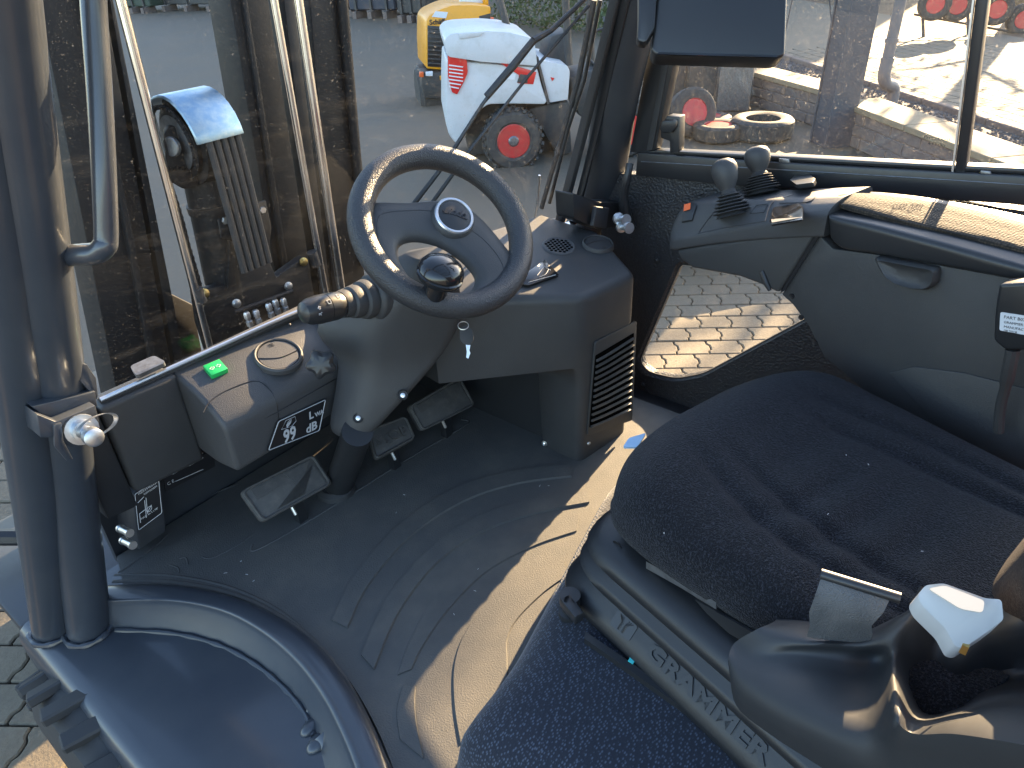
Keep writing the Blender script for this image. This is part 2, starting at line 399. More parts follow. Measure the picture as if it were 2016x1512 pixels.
# --- windscreen: gently bowed pane between the pillars
bot = [W(195,785,z=.455), W(400,693,z=.46), W(600,605,z=.465), W(830,520,z=.475), W(1100,448,z=.49)]
rake = V((0.02,-.30,1))
WS = []
for k in range(9):
    t = k/8; row = []
    for i, p in enumerate(bot):
        s = i/4; dx = (.5-s)*.16
        row.append(p+V((dx, -.27, 1))*(t*1.05))
    WS.append(cr(row, 4))
bm = bm_new(); loft(bm, WS, closed=False, cap=False)
part('windscreen', bm, 'glass', label='dusty bowed windscreen pane', smooth=80)
bm = bm_new(); tube(bm, cr([p+V((0,-.004,-.001)) for p in bot], 5), .0045, 8); part('windscreen_edge', bm, 'silver', label='bright lower edge of the windscreen')
bm = bm_new(); tube(bm, cr([p+V((0,.006,-.012)) for p in bot], 5), .010, 8); part('windscreen_gasket', bm, 'rubber')
# tab on the left of the windscreen edge
c = W(298,726,z=.475); bm = bm_new(); prism(bm, rnd([c+V((-.03,0,0)), c+V((.03,.0,0)), c+V((.024,.03,.008)), c+V((-.024,.03,.008))], .008), (0,0,-.008)); part('windscreen_clip', bm, 'steel_grey')

# --- left handrail
HR = [W(95,508,d=1.02), W(150,505,d=1.0), W(205,500,d=1.0)]
top = W(186,0,d=.90); bend = W(213,478,d=1.0)
path = [W(92,510,d=1.03), W(130,504,d=1.015), W(165,501,d=1.0), W(190,498,d=.995), W(205,485,d=.99), W(209,465,d=.988), W(205,350,d=.96), W(196,180,d=.93), W(184,0,d=.90), W(180,-160,d=.87), W(150,-300,d=.86)]
bm = bm_new(); tube(bm, cr(path, 5), .0155, 14); part('grab_handle', bm, 'paint', label='bent dark grab handle on the left pillar')
c = path[0]; bm = bm_new(); lathe(bm, [(.026,-.012),(.027,0),(.023,.010),(.0165,.016)], c, path[1]-path[0], 14); part('handle_weld', bm, 'paint')

# --- roof above (shades the cab)
for (x0,y0,x1,y1) in ((.40,.80,1.34,.74),(.36,-.75,1.40,-.75),(.40,.80,.36,-.75),(1.34,.74,1.40,-.75)):
    bm = bm_new(); tube(bm, [V((x0,y0,1.63)), V(((x0+x1)/2,(y0+y1)/2,1.635)), V((x1,y1,1.63))], .04, 12); part('roof_rail', bm, 'paint_dull')
for k in range(7):
    y = -.56+k*.19; bm = bm_new(); box(bm, V((.87,y,1.635)), (.92,.018,.06)); bevel(bm,.004,1); part('roof_bar', bm, 'paint_dull')
for x in (.36, 1.42):
    bm = bm_new(); tube(bm, [V((x,-.78,.2)), V((x,-.76,1.0)), V((x,-.72,1.6))], .045, 14); part('rear_pillar', bm, 'paint_dull')
bm = bm_new(); prism(bm, rnd([V((.30,-.62,-.02)), V((1.44,-.62,-.02)), V((1.44,-.62,.55)), V((.30,-.62,.55))], .04), (0,-.9,0)); bevel(bm,.05,3)
part('counterweight', bm, mat('red_truck_paint', (.42,.012,.015), .3, coat=.4), label='red rear body of the truck')

# --- chassis between the wheels and the fork carriage ahead of the mast
bm = bm_new(); box(bm, V((.87,.45,-.36)), (1.02,2.1,.52)); bevel(bm,.03,2); part('chassis', bm, 'black')
bm = bm_new(); box(bm, V((.87,1.92,-.32)), (1.02,.05,.70)); bevel(bm,.01,2); part('fork_carriage', bm, 'black')
for x in (.62, 1.12):
    bm = bm_new(); box(bm, V((x,2.5,-.69)), (.11,1.1,.04)); bevel(bm,.01,2); part('fork', bm, 'black')
bm = bm_new(); box(bm, V((.87,2.16,-.34)), (.96,.42,.62)); bevel(bm,.02,2); part('shade_block', bm, 'black')  # unseen block added on the carriage to shade the ground at the left
# cowl from the windscreen foot down to the firewall
bm = bm_new(); bb = cr([p+V((0,.004,-.02)) for p in bot], 3); loft(bm, [[p, V((p.x+.0,1.405,.335)), V((p.x,1.41,.325)), p+V((0,0,-.012))] for p in bb]+[[V((1.56,1.10,.46)), V((1.56,1.405,.335)), V((1.56,1.41,.325)), V((1.56,1.10,.448))]]); part('cowl', bm, 'black')
# ------------------------------------------------------------------ left dash
def xsec(bm, sec, x0, x1, k=4, n=10):
    """extrude a Y-Z section along X"""
    rings = [[V((x0+(x1-x0)*i/n, y, z)) for y, z in sec] for i in range(n+1)]
    return loft(bm, rings)
sec2 = [V((y, z, 0)) for y, z in ((1.285,.452),(1.185,.424),(1.122,.375),(1.126,.262),(1.20,.25),(1.33,.26),(1.38,.40))]
secr = [(p.x, p.y) for p in rnd(sec2, [.006,.03,.022,.012,.02,.02,.01], 4)]
bm = bm_new(); xsec(bm, secr, .487, .83, n=1); bevel(bm, .010, 3, 50)
dash = part('left_dash', bm, 'plastic_top', label='dark grained plastic dash left of the steering column')
# lower box half under the moulding line, and the wing to the left
bm = bm_new(); prism(bm, [V((.345,1.262,.445)), V((.49,1.252,.447)), V((.49,1.262,.23)), V((.345,1.27,.235))], (0,.06,0)); bevel(bm, .010, 3)
part('dash_wing', bm, 'plastic', label='recessed plastic wing between dash and pillar')
bm = bm_new(); prism(bm, [V((.285,1.285,.44)), V((.342,1.272,.442)), V((.342,1.28,.20)), V((.285,1.29,.20))], (0,.05,0)); bevel(bm, .006, 2)
part('pillar_trim', bm, 'black', label='black trim panel beside the left pillar')
seam = [(400,812),(412,792),(440,772),(487,753),(512,752),(532,768),(545,795),(549,832)]
TOPN = V((0,-.27,.963)).normalized()
def dtop(px, py):
    """point on the sloping top or shoulder of the left dash"""
    best = None
    for a, b in zip(secr, secr[1:]):
        n = V((0, -(b[1]-a[1]), b[0]-a[0])); p = Wp(px, py, V((.6, a[0], a[1])), n)
        lo, hi = sorted((a[0], b[0])); l2, h2 = sorted((a[1], b[1]))
        if lo-1e-4 <= p.y <= hi+1e-4 and l2-1e-4 <= p.z <= h2+1e-4:
            if best is None or (p-CAM).length < (best-CAM).length: best = p
    return best or Wp(px, py, V((.6,1.185,.424)), TOPN)
bm = bm_new(); tube(bm, cr([dtop(*p) for p in seam], 6), .0012, 6); part('seam', bm, 'label_black', dash)
bm = bm_new(); tube(bm, [V((.487,1.130,.348)), V((.60,1.1215,.345)), V((.825,1.1215,.345))], .0009, 6); part('seam', bm, 'label_black', dash)
def vent(c, n, r, name_parent, ang=0, m='smooth_plastic', label=None):
    n = V(n).normalized(); u, v = frame(n)
    bm = bm_new(); lathe(bm, [(r*1.16,-.004),(r*1.14,.005),(r*1.06,.009),(r*1.0,.008),(r*.98,.002),(r*.9,.0)], c, n, 40)
    ring = part('air_vent', bm, m, label=label)
    bm = bm_new(); lathe(bm, [(r*.955,-.001),(r*.955,.0045),(r*.93,.0062),(r*.5,.0066),(.0002,.0068)], c, n, 40); part('flap', bm, m, ring)
    a = [c+n*.0071+(u*math.cos(t)+v*math.sin(t))*r*.93 for t in (R(ang), R(ang+180))]
    midp = c+n*.0073+(u*math.cos(R(ang+90))+v*math.sin(R(ang+90)))*r*.25
    bm = bm_new(); tube(bm, cr([a[0], midp, a[1]], 8), .0009, 6); part('flap_seam', bm, 'label_black', ring)
    for k in range(3):
        q = c+n*.0071+(u*math.cos(R(ang-80))+v*math.sin(R(ang-80)))*r*(.62+.08*k); d = (u*math.cos(R(ang+10))+v*math.sin(R(ang+10)))*r*.12
        bm = bm_new(); tube(bm, [q-d, q+d], .0007, 5); part('flap_rib', bm, m, ring)
    return ring
VC = dtop(548, 702)
vent(VC, V((0,-.33,.944)), .043, None, ang=-20, m='plastic_top', label='round air vent in the left dash')
# green switch with two white arrows
gc = dtop(425, 730)+TOPN*.004; gx, gy = V((1,-.12,0)).normalized(), TOPN.cross(V((1,-.12,0))).normalized()
bm = bm_new(); box(bm, gc, (.034,.034,.012), (gx, gy, TOPN)); bevel(bm, .0012, 2); sw = part('indicator_switch', bm, 'green', label='bright green switch with two white arrows')
for s in (-1, 1):
    a = [(.002,-.0018),(.006,-.0018),(.006,-.0042),(.0115,0),(.006,.0042),(.006,.0018),(.002,.0018)]
    pts = [gc+TOPN*.0064+gx*s*x+gy*y for x, y in a]
    bm = bm_new(); tube(bm, pts, .00055, 5, closed=True); part('arrow_print', bm, 'white_print', sw)
# noise level plate on the front
FP, FN = V((.6,1.1215,.33)), V((0,-1,.02)).normalized()
q = [Wp(px, py, FP+V((0,-.0022,0)), FN) for px, py in ((525,889),(546,829),(643,784),(630,848))]
bm = bm_new(); prism(bm, rnd(q, .004), -FN*.0016); pl = part('noise_plate', bm, 'label_black', label='black noise level plate reading 99 dB')
cen = sum(q, V())/4
bm = bm_new(); tube(bm, rnd([cen+(p-cen)*.95+FN*.001 for p in q], .004), .0009, 5, closed=True); part('plate_border', bm, 'grey_print', pl)
px_, py_ = (q[2]-q[1]).normalized(), (q[1]-q[0]).normalized()
ln = (q[2]-q[1]).length; ht = (q[1]-q[0]).length
def onpl(a, b): return q[0]+(q[3]-q[0])*a+(q[1]-q[0])*b+FN*.0018
text('plate_text', '99', onpl(.34,.30), px_, py_, .042, M['grey_print'], pl, .0002, shear=.15, font_w=.75, bold=.001)
text('plate_text', 'dB', onpl(.76,.28), px_, py_, .027, M['grey_print'], pl, .0002, shear=.15, bold=.0006)
text('plate_text', 'L', onpl(.66,.76), px_, py_, .024, M['grey_print'], pl, .0002, shear=.1, bold=.0006)
text('plate_text', 'WA', onpl(.83,.73), px_, py_, .013, M['grey_print'], pl, .0002, bold=.0005)
for k in range(4):
    c0 = onpl(.19,.78); pts = [c0+(px_*math.cos(t)+py_*math.sin(t))*(.0035+.0026*k) for t in [R(-60+15*i) for i in range(9)]]
    bm = bm_new(); tube(bm, pts, .0006, 5); part('sound_wave_print', bm, 'grey_print', pl)
bm = bm_new(); tube(bm, [onpl(a,b) for a,b in ((.13,.64),(.16,.92),(.32,.95),(.38,.76),(.32,.62))], .0006, 5, closed=True); part('speaker_print', bm, 'grey_print', pl)

# small pegs of the dash top
bm = bm_new(); c = W(570,641,z=.452); lathe(bm, [(.003,0),(.003,.004),(.001,.006)], c, TOPN, 10); part('dash_screw', bm, 'black')

# ------------------------------------------------------------------ data plate box, stubs and hinge on the left pillar
bx = [W(262,975,y=1.375), W(316,938,y=1.36), W(328,1046,y=1.36), W(276,1083,y=1.375)]
bm = bm_new(); prism(bm, bx, (-.02,.06,0)); bevel(bm, .004, 2); db = part('hinge_box', bm, 'paint_dull', label='steel box with a capacity plate beside the left pillar')
cen = sum(bx, V())/4; FNb = (bx[1]-bx[0]).cross(bx[3]-bx[0]).normalized(); FNb = FNb if FNb.dot(CAM-cen) > 0 else -FNb
pq = [Wp(px,py,cen+FNb*.0015,FNb) for px,py in ((264,972),(313,940),(320,1010),(272,1046))]
bm = bm_new(); prism(bm, rnd(pq,.004), -FNb*.001); cp = part('capacity_plate', bm, 'label_black', label='black capacity plate with small white print')
bm = bm_new(); tube(bm, rnd([sum(pq,V())/4+(p-sum(pq,V())/4)*.95+FNb*.0006 for p in pq],.003), .0006, 5, closed=True); part('plate_border', bm, 'white_print', cp)
cx_, cy_ = (pq[1]-pq[0]).normalized(), (pq[0]-pq[3]).normalized()
def oncp(a,b): return pq[3]+(pq[2]-pq[3])*a+(pq[0]-pq[3])*b+FNb*.0012
text('plate_text', 'H2X394E03373', oncp(.56,.90), cx_, cy_, .0075, M['white_print'], cp, .0001)
text('plate_text', '0009363899', oncp(.62,.80), cx_, cy_, .0062, M['white_print'], cp, .0001)
text('plate_text', 'MAX. 6x 5 t 98"', oncp(.5,.24), cx_, cy_, .006, M['white_print'], cp, .0001)
for l in (((.36,.2),(.36,.66)),((.42,.28),(.42,.7)),((.12,.42),(.40,.42)),((.12,.42),(.12,.18)),((.5,.36),(.42,.30)),((.5,.36),(.6,.42)),((.1,.72),(.35,.76))):
    bm = bm_new(); tube(bm, [oncp(*a) for a in l], .0007, 5); part('plate_drawing', bm, 'white_print', cp)
bm = bm_new(); tube(bm, circ(oncp(.5,.36), cx_, cy_, .006, 14), .0006, 5, closed=True); part('plate_drawing', bm, 'white_print', cp)
# a second type plate on the firewall
pq2 = [Wp(px,py,V((.6,1.39,.1)),V((0,-1,.06)).normalized()) for px,py in ((326,940),(440,900),(400,920),(332,962))]
bm = bm_new(); prism(bm, [W(322,935,y=1.36), W(420,885,y=1.36), W(424,918,y=1.36), W(326,968,y=1.36)], (0,.003,0)); tp = part('type_plate', bm, 'label_black', label='black type plate on the firewall')
for i,(px,py,s) in enumerate(((336,950,'C E'),(352,925,'0.6  1.8'),(385,910,'=====')) ):
    text('plate_text', s, W(px,py,y=1.3585), (1,0,0), (0,0,1), .011, M['grey_print'], tp, .0001)
for py0 in (893, 903, 926):
    bm = bm_new(); tube(bm, [W(345,py0+22,y=1.3585), W(400,py0-2,y=1.3585)], .0008, 5); part('plate_line', bm, 'grey_print', tp)
for px, py in ((236,1040),(242,1064)):
    a = W(px,py,y=1.36); b = W(px+20,py+10,y=1.315); ax = (b-a)
    bm = bm_new(); lathe(bm, [(.009,0),(.009,.006),(.0075,.008),(.0075,ax.length*.8),(.009,ax.length*.82),(.009,ax.length),(.006,ax.length)], a, ax, 14); part('stub_bolt', bm, 'bolt')
# hinge bracket with pin and spring ring
def plate(px, **k):
    th = k.pop('th', V((0,.012,0))); nm = k.pop('name'); m = k.pop('m'); be = k.pop('be', .002)
    bm = bm_new(); prism(bm, [W(*p, **k) for p in px], th); bevel(bm, be, 2); return part(nm, bm, m)
hb = plate([(62,800),(150,780),(188,770),(192,800),(150,822),(95,828)], y=1.145, th=V((0,.05,0)), name='hinge_bracket', m='paint')
plate([(152,712),(172,718),(190,745),(194,780),(188,792),(176,770),(150,742)], y=1.15, th=V((0,.03,0)), name='hinge_bracket', m='paint')
plate([(72,815),(110,830),(188,798),(196,830),(196,870),(140,882),(108,862),(80,862)], y=1.125, th=V((0,.05,0)), name='hinge_bracket', m='paint')
plate([(105,838),(122,832),(126,868),(145,905),(132,908),(108,880)], y=1.12, th=V((0,.006,0)), name='hinge_bracket', m='paint')
a = W(160,845,y=1.118); b = W(186,862,y=1.06)
ax = b-a; h = ax.length
bm = bm_new(); lathe(bm, [(.025,0),(.025,.004),(.017,.0045),(.017,.018),(.010,.019),(.010,h*.72),(.0145,h*.74),(.0145,h),(.011,h+.002)], a, ax, 20); pin = part('hinge_pin', bm, 'zinc', label='bright zinc hinge pin with flat spring ring')
u, v = frame(ax); c = W(192,838,y=1.085)
ring = []
for k in range(25):
    t = R(-100+k*13.2)
    ring.append((c+V((math.cos(t)*.030, 0, math.sin(t)*.017))))
bm = bm_new(); wdir = V((.2,-1,.35)).normalized()*.012
loft(bm, [[p-wdir*.5, p+wdir*.5, p+wdir*.5+(c-p)*.05, p-wdir*.5+(c-p)*.05] for p in ring]); part('spring_ring', bm, 'zinc', pin)

# ------------------------------------------------------------------ steering column
rg = []
for z, q4 in ((.245,((.695,1.09),(.70,1.05),(.725,1.02),(.765,1.07))),(.265,((.690,1.11),(.695,1.04),(.745,.995),(.81,1.08))),(.33,((.722,1.115),(.725,1.02),(.815,.955),(.90,1.08))),(.40,((.748,1.12),(.752,1.01),(.90,.925),(.99,1.06))),
              (.47,((.72,1.135),(.765,1.0),(.92,.89),(1.0,1.04))),(.53,((.765,1.115),(.79,.975),(.915,.88),(1.0,1.0))),(.575,((.83,1.07),(.82,.955),(.905,.885),(.99,.96))),(.62,((.87,1.0),(.86,.93),(.91,.89),(.96,.94)))):
    rg.append(rnd([V((x,y,z)) for x,y in q4], .035, 4))
cols = [cr([r[i] for r in rg], 3) for i in range(len(rg[0]))]
bm = bm_new(); loft(bm, [[c[k] for c in cols] for k in range(len(cols[0]))])
shroud = part('column_shroud', bm, 'plastic', smooth=50, label='faceted dark plastic steering column shroud')
bm = bm_new(); tube(bm, [W(704,850,z=.27), W(690,890,z=.17), W(664,962,z=0), W(662,968,z=-.01)], [.033,.033,.034,.034], 18); part('column_tube', bm, 'black', label='worn black steering column tube')
bm = bm_new(); lathe(bm, [(.048,0),(.046,.012),(.036,.02)], W(663,966,z=0), (0,0,1), 18); part('column_boot', bm, 'rubber')
for px, py, z in ((705,823,.30),(793,778,.34)):
    c = W(px,py,z=z); n = (CAM-c).normalized()
    bm = bm_new(); lathe(bm, [(.011,-.002),(.010,.002),(.007,.0)], c, n, 14); s_ = part('screw_recess', bm, 'black', shroud)
    bm = bm_new(); lathe(bm, [(.005,-.001),(.005,.003),(.001,.004)], c+n*.001, n, 10); part('screw', bm, 'bolt', shroud)
# tilt knob, five lobed
c = W(632,716,d=1.36); n = V((-.55,-.75,.35)).normalized(); u, v = frame(n)
def lob(r, h, k=40): return [c+n*h+(u*math.cos(t)+v*math.sin(t))*(r*(1+.14*math.cos(5*t))) for t in [2*math.pi*i/k for i in range(k)]]
bm = bm_new(); loft(bm, [lob(.015,-.03), lob(.024,-.016), lob(.0265,-.002), lob(.025,.010), lob(.018,.016), lob(.004,.017)]); part('tilt_knob', bm, 'smooth_plastic', label='lobed black tilt knob on the column')
# light and wiper stalk with its bellows
a = W(748,583,d=1.40); b = W(592,617,d=1.27); ax = b-a; h = ax.length; axn = ax.normalized()
bm = bm_new(); lathe(bm, [(.046,-.02),(.047,h*.10),(.044,h*.13),(.037,h*.15),(.039,h*.2),(.036,h*.26),(.030,h*.28),(.0325,h*.34),(.030,h*.40),(.0255,h*.42),(.027,h*.46),(.025,h*.52)], a, axn, 28)
stb = part('stalk_bellows', bm, 'plastic')
bm = bm_new(); lathe(bm, [(.018,h*.48),(.0245,h*.53),(.0265,h*.6),(.0265,h*.70),(.0255,h*.702),(.0255,h*.708),(.0265,h*.71),(.0265,h*.80),(.0245,h*.90),(.019,h*.97),(.009,h*1.0),(.001,h*1.005)], a, axn, 28)
stk = part('control_stalk', bm, 'smooth_plastic', label='stubby black light and wiper stalk with white symbols')
def stk_pt(f, off):
    p = a+ax*f; n = (CAM-p); n = (n-axn*n.dot(axn)).normalized(); s = axn.cross(n); q_ = (n*math.cos(off)+s*math.sin(off)); return p+q_*.0272
upv = axn.cross(CAM-a).normalized()
for f, off, pts in ((.86,.1,((-1,0),(-.2,.8),(-.2,.3),(1,.3),(1,-.3),(-.2,-.3),(-.2,-.8))),(.86,-.35,((1,0),(.2,.8),(.2,.3),(-1,.3),(-1,-.3),(.2,-.3),(.2,-.8))),(.74,.35,((-1,.9),(1,.9),(.6,-.9),(-.6,-.9))),(.60,.65,((-1,.9),(1,.9),(.7,-.8),(-.7,-.8)))):
    o_ = stk_pt(f, off); n = (o_-(a+ax*f)).normalized(); s = axn.cross(n)
    if f > .8: o_ = o_-n*.0022
    bm = bm_new(); tube(bm, [o_+(-axn*x+s*y)*.0042 for x,y in pts], .0005, 5, closed=True); part('stalk_symbol', bm, 'white_print', stk)

# ------------------------------------------------------------------ steering wheel
WC, WN = V((.898,.882,.675))-RT*.012+UP*.006, V((-.176,-.672,.720)).normalized()
wu = (V((1,0,0))-WN*WN.x).normalized(); wv = WN.cross(wu)
sw_ = bpy.data.objects.new('steering_wheel', None); sw_['label'] = 'black grained steering wheel with spinner knob and silver ringed badge'; finish(sw_, WC.copy(), FL)
def wp(px, py, h=0): return Wp(px, py, WC+WN*h, WN)
# flattened circle
rimp = []
for k in range(64):
    t = 2*math.pi*k/64; r = .1545
    rimp.append(WC+(wu*math.cos(t)+wv*math.sin(t))*r)
bm = bm_new(); tube(bm, rimp, [.0235]*64, 20, closed=True); part('rim', bm, 'wheel_skin', sw_, smooth=80)
outp = [(735,398),(770,397),(812,397),(860,393),(905,397),(950,430),(990,476),(1022,520),(1030,556),(995,592),(935,612),(870,612),(805,575),(755,520),(728,465),(722,425)]
innp = [(785,488),(795,475),(815,470),(840,472),(872,482),(905,503),(930,528),(940,548),(932,566),(912,582),(885,592),(862,588),(835,574),(812,552),(795,528),(786,508)]
O = cr([wp(*p) for p in outp], 4, True)
I = cr([wp(*p) for p in [innp[(i) % 16] for i in range(16)]], 4, True)
# align the loops by angle about the opening
cI = sum(I, V())/len(I)
def resamp(loop, n=64):
    out = []
    a = [(math.atan2((p-cI).dot(wv), (p-cI).dot(wu)), p) for p in loop]
    for k in range(n):
        t = -math.pi+2*math.pi*k/n; d_ = wu*math.cos(t)+wv*math.sin(t); best = None
        for i in range(len(loop)):
            p, q_ = loop[i]-cI, loop[(i+1) % len(loop)]-cI
            px1, py1, px2, py2 = p.dot(wu), p.dot(wv), q_.dot(wu), q_.dot(wv)
            c1 = px1*math.sin(t)-py1*math.cos(t); c2 = px2*math.sin(t)-py2*math.cos(t)
            if c1*c2 <= 0 and abs(c1-c2) > 1e-12:
                s = c1/(c1-c2); m_ = p.lerp(q_, s)
                if m_.dot(d_) > 0 and (best is None or m_.length > best.length): best = m_
        out.append(cI+(best if best else d_*.05))
    return out
O2, I2 = resamp(O), resamp(I)
hF, hB = .006, -.014
seamL = [i.lerp(o, .70) for i, o in zip(I2, O2)]
bm = bm_new()
loft(bm, [[p+WN*hB for p in I2], [p+WN*(hF-.012) for p in I2], [i.lerp(o,.10)+WN*(hF-.004) for i,o in zip(I2,O2)], [i.lerp(o,.25)+WN*hF for i,o in zip(I2,O2)], [s+WN*hF for s in seamL], [i.lerp(o,.92)+WN*(hF-.001) for i,o in zip(I2,O2)], [p+WN*(hF-.010) for p in O2], [p+WN*hB for p in O2], [p+WN*hB for p in I2]], cap=False)
part('spoke_plate', bm, 'plastic', sw_, smooth=60)
sm = [(745,428),(765,418),(800,415),(850,416),(905,440),(950,470),(985,512),(992,548),(980,575),(940,596),(890,600),(840,588),(795,555),(760,508),(744,465)]
bm = bm_new(); tube(bm, cr([wp(*p, hF-.0002) for p in sm], 4, True), .0008, 5, closed=True); part('spoke_seam', bm, 'label_black', sw_)
bc = wp(893,427,.012)
bm = bm_new(); lathe(bm, [(.044,-.016),(.041,-.004),(.0365,.0),(.0365,.004)], bc, WN, 36); part('hub', bm, 'plastic', sw_)
bm = bm_new(); lathe(bm, [(.0375,.0),(.0378,.005),(.036,.0075),(.032,.0075),(.0305,.005),(.0305,.002)], bc, WN, 40); part('badge_ring', bm, 'silver', sw_)
bm = bm_new(); lathe(bm, [(.031,.003),(.030,.006),(.02,.0078),(.0005,.0085)], bc, WN, 36); part('badge', bm, 'smooth_plastic', sw_)
bxd = (wp(935,440)-wp(850,420)).normalized(); byd = WN.cross(bxd)
text('badge_lettering', 'Linde', bc+WN*.0088+byd*.004-bxd*.002, bxd, byd, .0195, M['label_black'], sw_, .0008, shear=.45)
bm = bm_new(); prism(bm, [bc+WN*.0083+bxd*x+byd*y for x,y in ((-.025,.002),(.024,-.005),(.025,-.0035),(-.022,.0045))], WN*.0009); part('badge_underline', bm, 'label_black', sw_)
# spinner knob
kb = wp(852,588,.004); kt = kb+WN*.055; kx = (W(874,516,d=(kb-CAM).dot(FW)-.048)-kb).normalized(); 
bm = bm_new(); lathe(bm, [(.022,-.004),(.0215,.02),(.020,.034),(.024,.038),(.037,.042),(.041,.048),(.041,.053),(.0385,.055),(.0385,.057),(.0405,.059),(.039,.066),(.034,.073),(.024,.080),(.010,.0835),(.001,.084)], kb, kx, 36)
part('spinner_knob', bm, 'gloss', sw_, label='glossy mushroom shaped spinner knob')

# ------------------------------------------------------------------ hanging key
kp = W(915,632,d=1.40)
ky = thing('ignition_key', kp+V((0,0,-.06)), 'small black headed key hanging below the steering wheel', 'key')
def kpart(name, bm, m): return obj(name, bm, M[m], ky)
bm = bm_new(); tube(bm, circ(W(912,641,d=1.40), RT, (UP*.8+FW*.6), .0105, 24), .0009, 6, closed=True); kpart('ring', bm, 'bolt')
hd = [(905,646),(918,640),(930,650),(933,668),(926,680),(913,678),(905,668)]
bm = bm_new(); prism(bm, rnd([W(*p, d=1.40) for p in hd], .004), FW*.006); bevel(bm,.001,2); kpart('head', bm, 'rubber')
bl = [(917,678),(926,679),(924,690),(926,695),(922,706),(918,704),(919,692)]
bm = bm_new(); prism(bm, [W(*p, d=1.402) for p in bl], FW*.002); kpart('blade', bm, 'bolt')
# ------------------------------------------------------------------ right console of the dash
def deckz(x, y): return .470+(y-.75)*.16+(x-1.16)*.05
DP = [(1.155,.757),(1.318,.722),(1.425,.895),(1.40,1.05),(.95,1.17),(.925,.99)]
def ring6(z, d5, d6, ins=0): 
    base = [(1.168,.772),(1.352,.745),(1.425,.895),(1.40,1.0)]
    return base, d5, d6
lv = []
for z, d4, d5, d6, f in ((0,(1.40,1.0),(1.26,.97),(1.172,.885),0),(.22,(1.40,1.0),(1.26,.97),(1.168,.89),.45),(.25,(1.40,1.02),(1.2,1.0),(1.145,.898),.52),(.268,(1.40,1.03),(1.12,1.04),(1.08,.92),.56),(.280,(1.40,1.05),(1.02,1.10),(1.0,.955),.58),(.288,(1.40,1.05),(.95,1.17),(.925,.99),.6),(.36,(1.40,1.05),(.95,1.17),(.925,.99),.75)):
    a = V((1.168,.772,0)).lerp(V((1.157,.757,0)), f); b = V((1.352,.745,0)).lerp(V((1.32,.722,0)), f)
    lv.append([V((*p, z)) for p in ((a.x,a.y),(b.x,b.y),(1.425,.895),d4,d5,d6)])
lv.append([V((x,y,deckz(x,y))) for x,y in DP])
bm = bm_new(); loft(bm, lv)
bmesh.ops.remove_doubles(bm, verts=bm.verts, dist=1e-5); bmesh.ops.recalc_face_normals(bm, faces=bm.faces)
def vert_edge(e):
    d = (e.verts[1].co-e.verts[0].co).normalized(); m_ = (e.verts[0].co+e.verts[1].co)/2
    top = e.verts[0].co.z > .43 and e.verts[1].co.z > .43
    fr = abs(d.z) > .8 and m_.x < 1.38 and m_.y < .80
    return top or fr
es = [e for e in bm.edges if len(e.link_faces) == 2 and vert_edge(e)]
bmesh.ops.bevel(bm, geom=es, offset=.020, segments=4, affect='EDGES', profile=.5, clamp_overlap=True)
con = part('right_console', bm, 'plastic', smooth=48, label='dark plastic console right of the steering column')
# inner black wall of the leg well, screws
bm = bm_new(); prism(bm, [V((1.20,.80,.0)), V((1.20,1.42,.0)), V((1.20,1.30,.42)), V((1.20,.80,.42))], (.01,0,0)); part('leg_well_panel', bm, 'black')
def screw(p, n, r=.007, m='bolt', parent=None):
    bm = bm_new(); lathe(bm, [(r*1.25,0),(r*1.25,.001),(r,.0015),(r*.9,.004),(r*.5,.0055),(r*.45,.003),(.0003,.003)], p, n, 12)
    return part('screw', bm, m, parent)
for px, py, x in ((1085,730,1.164),(1028,703,1.195),(1072,873,1.170)): screw(W(px,py,x=x), (-1,-.1,0), parent=con)
bm = bm_new(); prism(bm, [W(984,700,x=1.195), W(990,702,x=1.195), W(990,724,x=1.195), W(983,722,x=1.195)], (-.004,0,0)); part('hook', bm, 'plastic', con)
# side grille
g0 = V((1.168,.770,.1)); gdir = V((.184,-.029,0)).normalized(); gup = (V((1.157,.757,.36))-V((1.168,.772,0))).normalized(); GN = gdir.cross(gup).normalized(); GN = GN if GN.y < 0 else -GN
def gp(px, py, h=.0): return Wp(px, py, g0+GN*h, GN)
pan = [(1169,672),(1251,630),(1242,826),(1154,856)]
bm = bm_new(); prism(bm, rnd([gp(*p, .001) for p in pan], .008), GN*.005); bevel(bm,.002,2); gr = part('side_grille', bm, 'plastic', label='ventilation grille with slats on the console end')
bm = bm_new(); prism(bm, rnd([gp(*p, .0065) for p in ((1172,700),(1248,655),(1240,808),(1160,842))], .004), GN*.0006); part('grille_backing', bm, 'hole_shade', gr)  # black sheet painted as the shade between the slats
for k in range(12):
    t = (k+.5)/12
    lx, ly = 1172+(1160-1172)*t, 700+(842-700)*t; rx, ry = 1248+(1240-1248)*t, 655+(808-655)*t
    A, B = gp(lx+2,ly+2,.007), gp(rx-1,ry+2,.007); Mi = A.lerp(B,.35)-gup*.002
    bm = bm_new(); loft(bm, [[p, p+GN*.006-gup*.002, p+GN*.005-gup*.0045, p-gup*.0065] for p in cr([A,Mi,B],4)]); part('slat', bm, 'plastic', gr)
for px, py in ((1158,872),(1226,828)):
    c = gp(px,py,.0005); bm = bm_new(); lathe(bm, [(.010,-.001),(.010,.0015),(.0075,.0005)], c, GN, 14); part('screw_recess', bm, 'black', con); screw(c, GN, .0055, parent=con)
